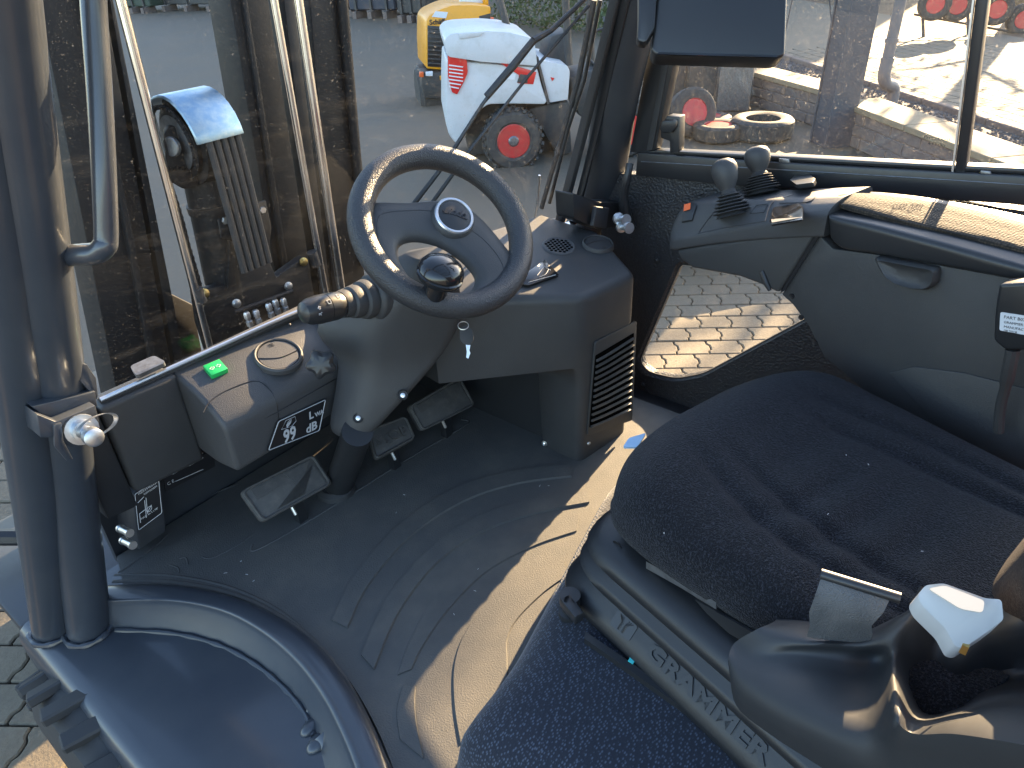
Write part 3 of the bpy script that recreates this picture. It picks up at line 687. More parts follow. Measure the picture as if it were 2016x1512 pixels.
# deck fittings
DN = V((-.05,-.16,1)).normalized()
def dk(px, py, h=0): return Wp(px, py, V((1.16,.75,.470))+DN*h, DN)
sc_ = dk(1100,485); 
bm = bm_new(); lathe(bm, [(.040,-.002),(.040,.001),(.037,.003),(.034,.002),(.0003,.0022)], sc_, DN, 36); sp = part('speaker_grille', bm, 'plastic_top', label='round speaker grille with holes in the console top')
u, v = V((1,0,.05)).normalized(), DN.cross(V((1,0,.05))).normalized()
hole = None
for i in range(-3,4):
    for j in range(-3,4):
        x, y = (i+.5*(j % 2))*.0098, j*.0088
        if x*x+y*y > .031**2: continue
        p = sc_+u*x+v*y+DN*.0021
        if hole is None:
            bm = bm_new(); lathe(bm, [(.0038,0),(.0038,.0004),(.0002,.0004)], p, DN, 10); hole = part('speaker_hole_disc', bm, 'hole_shade', sp); q0 = p  # flat black discs drawn in place of shaded holes
        else: inst('speaker_hole_disc', hole, WORLD[hole.name]+(p-q0), sp)
vent(dk(1177,483), DN, .033, None, ang=150, m='plastic', label='round closed air vent in the console top')
for pts, mm in (([(1012,560),(1072,515),(1100,545),(1040,566)],'gloss'),):
    q = [dk(*p,.001) for p in pts]; bm = bm_new(); prism(bm, rnd(q,.004), DN*.006); bevel(bm,.0015,2); ks = part('rocker_switch', bm, mm, label='gloss black rocker switches beside the speaker')
    bm = bm_new(); tube(bm, [dk(1058,542,.0082), dk(1072,524,.0082), dk(1084,532,.0082)], .0007, 5); part('switch_symbol', bm, 'grey_print', ks)
    bm = bm_new(); tube(bm, [dk(1040,556,.0082), dk(1094,541,.0082)], .0007, 5); part('switch_gap', bm, 'grey_print', ks)
    bm = bm_new(); tube(bm, cr([dk(1062,545,.0082), dk(1074,540,.0082), dk(1080,530,.0082)],4), .0006, 5); part('switch_symbol', bm, 'grey_print', ks)
# trim strip at the windscreen foot behind the wheel
bm = bm_new(); prism(bm, [W(950,490,z=.475), W(1040,456,z=.485), W(1120,436,z=.495), W(1125,446,z=.495), W(1040,474,z=.485), W(955,510,z=.475)], (0,0,-.012)); part('windscreen_foot', bm, 'silver')
bm = bm_new(); xsec(bm, [(1.27,.452),(1.16,.44),(1.12,.40),(1.16,.30),(1.32,.30)], .80, 1.02, n=1); part('dash_centre', bm, 'plastic_top')

# ------------------------------------------------------------------ pedals
def pedal(quad, zz, name, label, txt=None):
    (z0, z1) = zz
    q = [W(*quad[0], z=z0), W(*quad[1], z=z0), W(*quad[2], z=z1), W(*quad[3], z=z1)]
    n = (q[1]-q[0]).cross(q[3]-q[0]).normalized(); n = n if n.z > 0 else -n
    c = sum(q, V())/4
    p = bpy.data.objects.new(name, None); p['label'] = label; finish(p, c.copy(), FL)
    bm = bm_new(); prism(bm, rnd(q, .014), -n*.016); bevel(bm, .003, 2); part('pad', bm, 'pedal', p)
    rim_ = rnd([c+(a-c)*.93 for a in q], .012)
    bm = bm_new(); tube(bm, [a+n*.001 for a in rim_], .0032, 6, closed=True); part('pad_rim', bm, 'pedal', p)
    def at(a, b): return q[3].lerp(q[2], a).lerp(q[0].lerp(q[1], a), b)
    if txt:
        text('pad_lettering', txt, c+n*.0008, (q[1]-q[0]), (q[0]-q[3]), .036, M['pedal'], p, .0022, font_w=1.0, bold=.0014)
    else:
        for poly in (((.12,.58),(.40,.62),(.45,.88),(.12,.88)), ((.25,.12),(.92,.12),(.92,.75),(.62,.12)), ((.55,.88),(.9,.88),(.62,.35))):
            bm = bm_new(); prism(bm, [at(*ab)-n*.001 for ab in poly], n*.0032); part('pad_relief', bm, 'pedal', p)
    a_ = at(.55,.02)-n*.01
    bm = bm_new(); box(bm, a_+V((.0,.02,-.03)), (.022,.02,.10)); part('pedal_arm', bm, 'black', p)
    bm = bm_new(); lathe(bm, [(.004,0),(.004,.02),(.001,.022)], at(.42,.0)-n*.014, V((0,-.5,-1)), 8); part('pedal_bolt', bm, 'bolt', p)
pedal([(470,968),(618,893),(656,952),(515,1030)], (.135,.075), 'pedal', 'wide left foot pedal with a worn rubber pad')
pedal([(722,848),(800,818),(819,862),(738,906)], (.12,.075), 'pedal', 'middle brake pedal marked STOP', 'STOP')
pedal([(803,800),(906,741),(937,796),(830,850)], (.135,.075), 'pedal', 'right foot pedal below the column')
# ------------------------------------------------------------------ floor mat (lies loose on the cab floor)
FM = thing('floor_mat', (.75,.9,-.006), 'dark rubber floor mat with raised arcs in the foot well', 'floor mat')
def mpart(name, bm, m, **k): return obj(name, bm, M[m], FM, **k)
left = [V((p.x+.004, p.y, 0)) for p in SILL_IN[:41]]
outline = [V((.262,1.32,0)), V((.30,1.43,0)), V((1.19,1.40,0)), V((1.19,.90,0)), V((1.17,.77,0)), V((1.36,.74,0)), V((1.44,.74,0)), V((1.44,.1,0)), V((.50,.1,0))]
strips = [[V((.30,1.43,0)), V((1.21,1.43,0))], [V((.262,1.32,0)), V((1.21,1.32,0))]]
for p in sorted(left, key=lambda q: -q.y):
    if p.y < 1.28: strips.append([p.copy(), V((1.21 if p.y > .905 else 1.50, p.y, 0))])
strips.append([V((strips[-1][0].x+.02,.12,0)), V((1.5,.12,0))])
bm = bm_new(); loft(bm, [[a_, b_, b_+V((0,0,-.008)), a_+V((0,0,-.008))] for a_, b_ in strips]); mpart('mat_sheet', bm, 'mat', smooth=30)
def mz(px, py, h): return W(px, py, z=h)
def ridge(pts, r, name='raised_line', closed=False, k=5):
    P_ = cr([mz(*p, .0004) for p in pts], k, closed); bm = bm_new()
    rings = []
    for i, p in enumerate(P_):
        t = (P_[(i+1) % len(P_) if closed else min(i+1,len(P_)-1)]-P_[i-1 if (i or closed) else 0]).normalized(); s = t.cross(V((0,0,1)))
        rings.append([p-s*r, p-s*r*.55+V((0,0,r*.42)), p+s*r*.55+V((0,0,r*.42)), p+s*r])
    if closed: rings.append(rings[0])
    loft(bm, rings, closed=False, cap=False); return mpart(name, bm, 'mat', smooth=60)
# lip along the sill and raised edge
ridge([(225,1132),(330,1132),(440,1152),(530,1190),(590,1232)], .0035)
ridge([(222,1145),(330,1144),(445,1164),(538,1204),(612,1256),(668,1322),(712,1396),(750,1480),(768,1520)], .005)
# arcs: bands of tread plate, each a low slab with rounded ends
def band(outer, inner, h=.0048):
    o_ = cr([mz(*p, 0) for p in outer], 8); i_ = cr([mz(*p, 0) for p in inner], 8)
    bm = bm_new(); poly = o_+i_[::-1]
    n = len(o_); cb = [(o_[k]+i_[k])/2 for k in range(n)]
    rings = []
    for k in range(n):
        a, b = o_[k], i_[k]; w = (b-a).normalized()
        rings.append([a+V((0,0,-.001)), a+w*.0025+V((0,0,h)), b-w*.0025+V((0,0,h)), b+V((0,0,-.001))])
    loft(bm, rings, closed=True); return mpart('tread_band', bm, 'mat', smooth=50)
band([(652,1222),(700,1130),(790,1030),(900,960),(1010,928),(1120,915)], [(686,1238),(728,1152),(812,1056),(912,990),(1015,955),(1125,940)])
band([(710,1290),(760,1180),(840,1085),(930,1022),(1040,985),(1160,966)], [(738,1320),(788,1205),(862,1110),(948,1050),(1050,1014),(1160,992)])
band([(782,1330),(806,1262),(860,1170),(940,1095),(1040,1045),(1140,1012)], [(812,1318),(836,1270),(884,1202),(958,1128),(1050,1078),(1135,1048)], .0034)
band([(786,1455),(780,1410),(784,1375),(792,1350)], [(836,1496),(822,1430),(818,1385),(820,1352)], .0027)
band([(905,1466),(893,1390),(893,1310),(915,1245),(960,1190),(1030,1140),(1110,1105)], [(960,1420),(998,1370),(1000,1300),(1000,1260),(1020,1220),(1070,1170),(1118,1135)], .003)
ridge([(497,1072),(506,1082),(620,1018),(800,905),(918,836),(908,826)], .003)
ridge([(398,1096),(418,1098),(470,1072),(500,1050)], .002)
ridge([(335,1112),(350,1118),(352,1128),(342,1130)], .002); ridge([(352,1100),(366,1098),(370,1112)], .002)
for a in ([(232,1128),(300,1080),(330,1052)],[(335,1020),(390,985),(470,952)]): ridge(a, .003)
# crumbs and lint dropped on the mat
for k in range(14):
    px, py = random.choice(((1000,960),(760,1010),(900,1150),(640,1000),(1050,1000),(520,1120)))
    p = W(px+random.uniform(-90,90), py+random.uniform(-70,70), z=.003)
    a_ = random.uniform(0,3.1); d_ = V((math.cos(a_), math.sin(a_), 0))*random.uniform(.0015,.004)
    bm = bm_new(); tube(bm, [p-d_, p+V((0,0,.0006)), p+d_], .0006, 5); cs = obj('crumb', bm, M['white_plastic'], FM)

# ------------------------------------------------------------------ seat frame of reference: turned 15 degrees to the right
SA = R(15); SO = V((.95,.2,0)); SU = V((math.cos(SA), -math.sin(SA), 0)); SV = V((math.sin(SA), math.cos(SA), 0))
def S(u, v, z): return SO+SU*u+SV*v+V((0,0,z))
def Lu(px, py, u): return Wp(px, py, SO+SU*u, SU)
def Lv(px, py, v): return Wp(px, py, SO+SV*v, SV)

# --- woven covered engine hood under the seat
def rr(u0, u1, v0, v1, z, r, k=6): return rnd([S(u0,v0,z), S(u1,v0,z), S(u1,v1,z), S(u0,v1,z)], r, k)
bm = bm_new()
hood = []
for z, e, r in ((-.004,.0,.07),(.05,.004,.07),(.10,.012,.075),(.125,.025,.08),(.145,.05,.09),(.156,.09,.10),(.158,.13,.10)):
    q = [W(1000,1388,z=0), W(878,1556,z=0), V((.40,-.55,0)), V((1.40,-.55,0)), V((1.40,.46,0)), W(1205,985,z=0)+V((.02,0,0))]
    c = sum(q, V())/6
    hood.append(rnd([p+(c-p).normalized()*e*1.2+V((0,0,z)) for p in q], [r*.55,.05,.05,.05,.1,.16], 6))
loft(bm, hood); part('engine_hood', bm, 'carpet', label='engine hood under the seat covered in dark woven fabric', smooth=60)
bm = bm_new(); prism(bm, [W(1152,1258,z=.150), W(1420,1444,z=.150), W(1408,1456,z=.150), W(1150,1272,z=.150)], (0,0,.02)); part('seat_rail', bm, 'black')
bm = bm_new(); prism(bm, [W(1240,1295,z=.171), W(1250,1300,z=.171), W(1246,1308,z=.171), W(1236,1302,z=.171)], (0,0,.001)); part('rail_sticker', bm, mat('turquoise_sticker', (.05,.5,.5), .5))
c = W(1122,1210,z=.15); bm = bm_new(); lathe(bm, [(.020,0),(.020,.012),(.014,.014),(.014,.03),(.018,.032),(.018,.05)], c, (0,0,1), 16); part('seat_foot', bm, 'black')
bm = bm_new(); prism(bm, rnd([W(1102,1178,z=.20), W(1122,1168,z=.20), W(1150,1205,z=.20), W(1132,1215,z=.20)], .003), (0,0,-.02)); bevel(bm,.003,2); part('seat_catch', bm, 'smooth_plastic')

# --- suspension bellows, three soft rolls
ST = bpy.data.objects.new('operator_seat', None); ST['label'] = 'black fabric suspension seat turned towards the right'; finish(ST, S(0,0,.15), FL)
def bel(z, e): return rr(-.290-e, .270+e, -.42, .210+e, z, .10, 8)
prof = [(.150,.020),(.154,.034),(.164,.042),(.176,.041),(.184,.036),(.188,.034),(.200,.0225),(.213,.0105),(.216,.012),(.222,.020),(.233,.024),(.244,.018),(.250,.006),(.254,.004),(.259,.010),(.270,.016),(.283,.011),(.294,-.002),(.30,-.03)]
bm = bm_new(); loft(bm, [bel(z, e) for z, e in prof]); part('suspension_bellows', bm, 'bellows', ST, smooth=50, label='ribbed black rubber bellows with raised maker name')
tx = -SV; bn = (-SU*.028+V((0,0,1))*.026).normalized(); by = (SU*.026+V((0,0,1))*.028).normalized()
def onband(v, h=0): return S(-.290-.0225, v, .200)+bn*h
text('raised_lettering', 'GRAMMER', onband(-.088,.0008), tx, by, .034, M['bellows'], ST, .0018, font_w=1.38, bold=.0013)
c = onband(.075,.0006)
bm = bm_new(); prism(bm, rnd([c+tx*x+by*y for x,y in ((-.022,-.014),(.022,-.014),(.022,.014),(-.022,.014))],.004), bn*.0008); part('raised_emblem', bm, 'smooth_plastic', ST)
for k in range(3):
    w_ = .014-.004*k
    for sg in (-1,1):
        bm = bm_new(); tube(bm, [c+bn*.001+tx*sg*w_+by*.011, c+bn*.001+tx*sg*w_*.4+by*.003, c+bn*.001+tx*sg*w_*.4-by*.011], .0010, 5); part('raised_emblem', bm, 'smooth_plastic', ST)
# seat pan with edge strip
bm = bm_new(); loft(bm, [rr(-.24,.25,-.42,.17,.295,.09), rr(-.262,.262,-.42,.195,.312,.10), rr(-.266,.266,-.42,.198,.340,.10), rr(-.25,.25,-.42,.18,.350,.10)]); pan_ = part('seat_pan', bm, 'smooth_plastic', ST, smooth=50)
bm = bm_new(); loft(bm, [[Lu(px,py,-.275), Lu(px,py+14,-.275), Lu(px,py+14,-.268), Lu(px,py,-.268)] for px,py in ((1272,1105),(1340,1143),(1410,1186))]); part('pan_strip', bm, 'steel_grey', ST)
bm = bm_new(); prism(bm, [Lu(px,py,-.270) for px,py in ((1372,1178),(1500,1250),(1470,1262),(1440,1245),(1395,1205))], -SU*.004); part('pan_bracket', bm, 'smooth_plastic', ST)
bm = bm_new(); lathe(bm, [(.011,0),(.011,.0015),(.008,.0005),(.007,-.002)], Lu(1216,1076,-.267), -SU, 14); part('pan_hole', bm, 'label_black', ST)
# --- cushion: a dense quilted surface
NU, NV = 96, 104
def cush(u, v):
    """height of the cushion at local coordinates -1..1 across, 0..1 back to front"""
    e = abs(u); f = v
    edge = max(0, 1-((e)**6)); 
    h = .066*(1-e**4.2)**.5 if e < 1 else 0
    h *= (1-max(0, (f-.80)/.20)**2.2)**.5 if f < 1 else 0
    h += .014*max(0, (e-.45)/.55)*(1-e**8)*min(1, (1-f)*4)           # side bolsters
    h += .020*math.exp(-((f-.84)/.12)**2)*(1-e**4)                    # rolled front edge
    h -= .012*math.exp(-((f-.35)/.25)**2)*(1-e**2)                    # sat-in hollow
    def groove(d, w, a): return -a*math.exp(-(d/w)**2)
    # two sewn channels that sweep along the bolsters and curl in to the front
    for s in (-1, 1):
        for k, off in enumerate((.60, .42)):
            cu_ = off - .30*max(0, f-.45)**1.2*(1 if k == 0 else .8) + .05*math.sin(f*5+k)
            fade = 1/(1+math.exp((f-.74+.05*k)*22))
            h += groove((u*s-cu_), .048, .0085*fade)
    h += groove(f-.62+.10*u*u, .050, .0050*(1-min(1,e*1.6)**2))
    for f0, a_ in ((.50,.0085),(.38,.0075),(.27,.0065)):                 # ripples that sweep across the left half
        wnd = math.exp(-((u+.30)/.42)**4)
        h += groove(f-f0-.16*(u+.25)**2+.05*u, .038, a_*wnd)
    h += .0012*math.sin(9*u+3*f)*math.sin(7*f-2*u)
    return h
bm = bm_new(); grid = []
for j in range(NV+1):
    row = []
    f = j/NV
    for i in range(NU+1):
        t = -1+2*i/NU
        uu = math.copysign(1-(1-abs(t))**1.5, t)                      # denser near the edges
        half = .272-.03*max(0,.5-f)+.012*math.exp(-((f-.62)/.25)**2); half *= 1-.16*max(0,(f-.7)/.3)**3
        vv = -.36+.602*(1-(1-f)**1.25 if f > 0 else 0)
        fv = (vv+.36)/.602
        bow = -.060*abs(uu)**3*max(0,(fv-.55)/.45)
        z = .366+cush(uu*.999, min(fv,.9995))
        row.append(bm.verts.new(S(uu*half+.006*math.sin(fv*4), vv+bow, z)))
    grid.append(row)
for j in range(NV):
    for i in range(NU): bm.faces.new((grid[j][i], grid[j][i+1], grid[j+1][i+1], grid[j+1][i]))
# skirt down to the pan
bd = grid[0]+[r[-1] for r in grid[1:]]+grid[-1][-2::-1]+[r[0] for r in grid[-2:0:-1]]
cc = S(0,-.08,0)
lowr = []
prev = bd
for dz, ins in ((-.012,-.004),(-.03,-.002),(-.045,.012)):
    cur = []
    for b in bd:
        d_ = V((cc.x-b.co.x, cc.y-b.co.y, 0)).normalized()
        cur.append(bm.verts.new(b.co+d_*ins+V((0,0,dz))))
    for i in range(len(bd)):
        j = (i+1) % len(bd); bm.faces.new((prev[i], prev[j], cur[j], cur[i]))
    prev = cur
part('cushion', bm, 'fabric', ST, smooth=75, label='dark fabric seat cushion with sewn contour grooves')
# lint specks on the cushion
for k in range(7):
    p = W(random.uniform(1300,1900), random.uniform(800,1100), z=.437); a_ = random.uniform(0,3.1); d_ = V((math.cos(a_),math.sin(a_),.0))*.0015
    bm = bm_new(); tube(bm, [p-d_, p+d_], .00035, 5); part('lint', bm, 'white_print', ST)
bm = bm_new(); prism(bm, rnd([W(1226,880,z=.30), W(1238,862,z=.30), W(1272,852,z=.30), W(1255,880,z=.30)], .006), (0,0,-.004)); part('front_tab', bm, mat('pale_blue_plastic', (.30,.48,.68), .4), ST, label='pale blue plastic tab at the front of the seat')
# backrest corner
bm = bm_new(); rings = []
for k in range(10):
    t = k/9; z = .525+.56*t; w_ = .175+.45*min(.20, z-.525)
    b0 = -.335-.13*t; bul = .055+.02*math.sin(t*3)
    rings.append(rnd([S(-w_-.01, b0+.02, z), S(-w_+.07, b0+bul*.6, z), S(.25-.07, b0+bul*.6, z), S(.25, b0+.02, z), S(.25, b0-.11, z), S(-w_, b0-.11, z)], .05, 4))
loft(bm, rings); part('backrest', bm, mat('brown_black_seat_fabric', (.026,.022,.022), .9, bump=(500,.8,.0018), var=(300,(.05,.042,.04),.45,.75), spec=.2), ST, smooth=60)

# --- moulded plastic side cover with belt guide
def pc(px, py, z): return W(px, py, z=z+.055)
rows = []
# each row: outer low, outer mid, shoulder, top inner, inner low (front to back)
spec_ = [
 ((1436,1322,'u',-.345),(1434,1296,'u',-.345),(1446,1266,'z',.37),(1488,1240,'z',.40),(1520,1226,'z',.40)),
 ((1450,1390,'u',-.36),(1450,1340,'u',-.362),(1486,1292,'z',.385),(1540,1252,'z',.415),(1580,1228,'z',.41)),
 ((1515,1445,'u',-.365),(1515,1385,'u',-.37),(1556,1290,'z',.40),(1612,1266,'z',.43),(1645,1240,'z',.41)),
 ((1600,1500,'u',-.365),(1606,1425,'u',-.372),(1656,1304,'z',.41),(1690,1268,'z',.435),(1708,1242,'z',.42)),
 ((1680,1550,'u',-.365),(1690,1455,'u',-.372),(1738,1314,'z',.415),(1752,1272,'z',.45),(1775,1214,'z',.475)),
 ((1735,1580,'u',-.365),(1745,1480,'u',-.372),(1762,1385,'u',-.365),(1775,1320,'z',.425),(1800,1228,'z',.475)),
 ((1785,1610,'u',-.365),(1790,1500,'u',-.372),(1800,1428,'u',-.368),(1822,1392,'z',.37),(1842,1290,'z',.43)),
 ((1870,1640,'u',-.365),(1868,1515,'u',-.372),(1876,1425,'u',-.368),(1886,1385,'z',.385),(1895,1290,'z',.46)),
 ((1960,1660,'u',-.365),(1960,1530,'u',-.372),(1964,1432,'u',-.368),(1940,1350,'z',.41),(1948,1255,'z',.49)),
 ((2060,1690,'u',-.365),(2060,1550,'u',-.372),(2070,1448,'u',-.368),(2030,1335,'z',.43),(2020,1240,'z',.52)),
 ((2200,1740,'u',-.365),(2200,1590,'u',-.372),(2210,1470,'u',-.368),(2180,1340,'z',.45),(2180,1220,'z',.55))]
rows = [[Lu(x,y,q_) if k=='u' else W(x,y,z=q_) for x,y,k,q_ in r]+[W(r[4][0]+14, r[4][1]-(12 if i < 5 else 75), z=r[4][3]+(-.03 if i < 5 else .03))] for i, r in enumerate(spec_)]
rows = [cr(r, 4) for r in rows]
cols = [cr([r[i] for r in rows], 5) for i in range(len(rows[0]))]
bm = bm_new(); loft(bm, [[c[k] for c in cols] for k in range(len(cols[0]))], closed=False, cap=False)
part('side_cover', bm, mat('satin_black_plastic', (.020,.021,.023), .50, rvar=.12), ST, smooth=80, label='sculpted black plastic side cover of the seat')
# belt stub and pin
q = [(1627,1122),(1758,1170),(1735,1222),(1712,1250),(1592,1228),(1598,1195)]
bq = [pc(1622,1122,.455), pc(1758,1168,.455), pc(1738,1210,.435), pc(1715,1235,.41), pc(1718,1250,.395), pc(1594,1232,.395), pc(1592,1208,.41), pc(1604,1175,.435)]
bm = bm_new()
loft(bm, [[bq[0]+V((0,0,.0)), bq[1]], [bq[0].lerp(bq[7],.5)+V((0,0,.004)), bq[1].lerp(bq[2],.5)+V((0,0,.004))], [bq[7]+V((0,0,.003)), bq[2]+V((0,0,.003))], [bq[6]+V((0,0,.003)), bq[3]+V((0,0,.003))], [bq[5], bq[4]], [bq[5]+V((0,0,-.02)), bq[4]+V((0,0,-.02))]], closed=False, cap=False)
part('belt_webbing', bm, mat('grey_belt_webbing', (.06,.063,.066), .55, bump=(520,.8,.001,'vor'), var=(20,(.10,.10,.10),.4,.7)), ST, smooth=60, label='worn grey seat belt loop on the seat side')
bm = bm_new(); tube(bm, [pc(1616,1130,.452), pc(1772,1178,.452)], .0065, 12); part('belt_pin', bm, 'smooth_plastic', ST)
# light grey adjuster handle
hq = [pc(*p) for p in ((1806,1172,.50),(1822,1152,.51),(1858,1148,.515),(1940,1178,.52),(1972,1180,.52),(1976,1220,.51),(1950,1240,.49),(1896,1276,.47),(1880,1272,.47),(1862,1238,.48),(1815,1192,.495))]
bm = bm_new(); prism(bm, rnd(hq, .004), V((.002,.004,-.022))); bevel(bm, .002, 2); hd_ = part('adjuster_handle', bm, 'white_plastic', ST, label='light grey plastic adjuster handle on the seat side')
rc = [pc(*p) for p in ((1826,1160,.515),(1860,1154,.519),(1938,1184,.523),(1934,1208,.519),(1890,1200,.516))]
bm = bm_new(); prism(bm, rnd(rc,.004), V((0,0,.0012))); part('handle_recess', bm, mat('cream_plastic', (.55,.5,.42), .5), hd_ if False else ST)
bm = bm_new(); box(bm, pc(1900,1272,.468), (.012,.006,.012)); part('handle_pin', bm, 'yzinc', ST)
# ------------------------------------------------------------------ armrest console (turns with the seat)
AR = bpy.data.objects.new('armrest_console', None); AR['label'] = 'armrest with two hydraulic levers right of the seat'; finish(AR, S(.4,.2,.45), FL)
UI = .33
# side panel
sp_ = [(1612,462),(1640,490),(1720,500),(1850,522),(2016,552),(2120,572),(2160,1080),(2016,1010),(1900,930),(1780,840),(1690,760),(1622,703),(1590,640),(1560,600),(1538,580),(1570,530)]
bm = bm_new(); prism(bm, [Lu(x,y,UI+.006) for x,y in sp_], SU*.03); bevel(bm,.004,2); part('side_panel', bm, 'plastic', AR, label='large dark plastic side panel under the armrest')
bm = bm_new(); prism(bm, [Lu(x,y,UI+.002) for x,y in ((1750,735),(1800,722),(1900,735),(2016,765),(2100,790),(2100,980),(1980,940),(1850,840))], SU*.004); bevel(bm,.002,2); part('panel_step', bm, 'plastic', AR)
for px, py in ((1559,583),(1577,625),(1604,674)):
    c = Lu(px,py,UI+.0055); bm = bm_new(); lathe(bm, [(.0055,-.001),(.0055,.0012),(.0038,.0008)], c, -SU, 12); part('panel_rivet', bm, 'label_black', AR)
# lower shell of the control pod
ls = [(1330,492),(1400,480),(1500,466),(1608,458),(1570,518),(1532,578),(1500,562),(1455,545),(1400,535),(1362,528),(1340,512)]
bm = bm_new(); pts = [Lu(x,y,UI) for x,y in ls]; prism(bm, pts, SU*.15); bevel(bm,.008,3); part('pod_shell', bm, 'plastic', AR)
bm = bm_new(); prism(bm, [Lu(x,y,UI-.0015) for x,y in ((1608,459),(1616,459),(1545,572),(1535,578))], SU*.002); part('pod_gap', bm, 'label_black', AR)
bm = bm_new(); tube(bm, [Lu(1500,534,UI), Lu(1508,556,UI-.002), Lu(1516,572,UI-.001)], [.006,.0065,.004], 10); part('release_tab', bm, 'smooth_plastic', AR)
# upper body: rounded plan, rising to the rear and outwards
def top_z(u, v):
    f = min(1, max(0, (u-UI)/.045)); zi = .532+(.6-v)*.43; zo = .603+(.6-v)*.27
    return zi+(zo-zi)*f*(1.6-.6*f)
V0, V1 = .235, .600
secs = []
for v, du, dz0 in ((.622,.034,.034),(.617,.018,.018),(.606,.006,.006),(.585,0,0),(.56,0,0),(.50,0,0),(.45,0,0),(.40,0,0),(.35,0,0),(.29,0,0),(V0,0,0)):
    zb = Lu(1330+(.59-v)/.36*285, 490-(.59-v)/.36*32, UI).z-.004+dz0*.6
    u0, u1 = UI-.004+du, .468-du*.6
    secs.append(rnd([S(u0,v,zb), S(u0-.001,v,top_z(u0,v)-.010-dz0), S(u0+.006,v,top_z(u0+.004,v)-dz0*.8), S(u0+.022,v,top_z(u0+.022,v)-dz0*.8), S(u0+.045,v,top_z(u0+.045,v)-dz0*.8), S(u1-.010,v,top_z(u1,v)-dz0*.8), S(u1,v,top_z(u1,v)-.010-dz0), S(u1,v,zb)], .006, 3))
bm = bm_new(); loft(bm, secs[::-1]); pod = part('control_pod', bm, 'plastic_top', AR, smooth=50, label='control pod at the front of the armrest')
pn = (V((0,0,1))+SV*.36-SU*.40).normalized()
def ptop(px, py, h=0):
    v = ray(px, py); lo, hi = .6, 2.4                       # march to the pod's upper surface
    for k in range(60):
        t = (lo+hi)/2; p = CAM+v*t; q_ = p-SO
        if p.z > top_z(q_.dot(SU), q_.dot(SV)): lo = t
        else: hi = t
    return CAM+v*lo+pn*h
# switches on the pod
q = [ptop(*p,.001) for p in ((1342,440),(1348,405),(1366,401),(1372,408),(1364,436))]
bm = bm_new(); prism(bm, rnd(q,.003), pn*.004); bevel(bm,.001,2); rs = part('rocker_switch', bm, 'smooth_plastic', AR)
q = [ptop(*p,.0055) for p in ((1348,420),(1349,407),(1362,404),(1361,416))]
bm = bm_new(); prism(bm, q, pn*.0008); part('switch_lamp', bm, 'orange', AR, label='small orange switch lamp')
q = [ptop(*p,.0005) for p in ((1516,440),(1524,412),(1575,404),(1582,412),(1582,436),(1520,446))]
bm = bm_new(); prism(bm, rnd(q,.004), pn*.004); bevel(bm,.001,2); part('rocker_switch', bm, 'gloss', AR)
q = [ptop(*p,.0045) for p in ((1522,444),(1520,434),(1580,424),(1580,434))]
bm = bm_new(); prism(bm, rnd(q,.002), pn*.002); part('switch_edge', bm, 'steel_grey', AR)
bm = bm_new(); tube(bm, [ptop(1548,424,.0055), ptop(1551,414,.0055)], .0006,5); part('switch_symbol', bm, 'white_print', AR)
bm = bm_new(); tube(bm, circ(ptop(1557,416,.0055), SU, SV, .0016, 10), .0005,5, closed=True); part('switch_symbol', bm, 'white_print', AR)
for ln_ in ([(1376,458),(1400,425),(1424,398)],[(1374,460),(1440,446),(1506,436)],[(1506,436),(1520,400),(1560,384)],[(1535,400),(1590,398),(1605,388)],[(1346,393),(1362,389),(1385,382)]):
    bm = bm_new(); tube(bm, cr([ptop(*p,.0004) for p in ln_],4), .0009, 5); part('pod_seam', bm, 'label_black', AR)
q = [ptop(*p,.0002) for p in ((1476,420),(1490,404),(1512,402),(1504,418))]
for a_, b_ in ((0,1),(1,2),(2,3),(3,0)):
    bm = bm_new(); tube(bm, [q[a_], q[b_]], .0007, 5); part('pod_print', bm, 'black', AR)
# levers with bellows boots
def lever(px, py, kx, ky, u_tip):
    b = ptop(px, py, .006); t = Wp(kx, ky, b+SU*u_tip, SU); ax_ = (t-b); h = ax_.length; s = 1
    an = ax_.normalized()
    prof = []
    nb = 6
    for k in range(nb):
        r = .0395-.0155*k/(nb-1); z0 = h*.40*k/nb; dz = h*.40/nb
        prof += [(r*.70,z0), (r,z0+dz*.40), (r*.985,z0+dz*.58), (r*.70,z0+dz*.9)]
    prof += [(.017,h*.41),(.014,h*.47)]
    bm = bm_new(); lathe(bm, [(.034,-.006)]+prof, b, an, 32); boot = part('lever_boot', bm, 'rubber', AR)
    kn = [(.0105,.40),(.0115,.46),(.0145,.54),(.0185,.64),(.0215,.76),(.0225,.86),(.0215,.95),(.0175,1.03),(.010,1.085),(.001,1.10)]
    bm = bm_new(); lathe(bm, [(r*1.2, f*h) for r, f in kn], b, an, 30); part('lever_knob', bm, 'plastic', AR, smooth=60)
lever(1443,424,1424,322,.012)
lever(1502,380,1489,296,.012)
# thumb wheel / end of the outer rail
q = [ptop(*p,.012) for p in ((1562,372),(1572,362),(1600,360),(1612,370),(1608,378),(1575,382))]
bm = bm_new(); prism(bm, rnd(q,.004), pn*.010); bevel(bm,.004,3); part('thumb_switch', bm, 'smooth_plastic', AR)
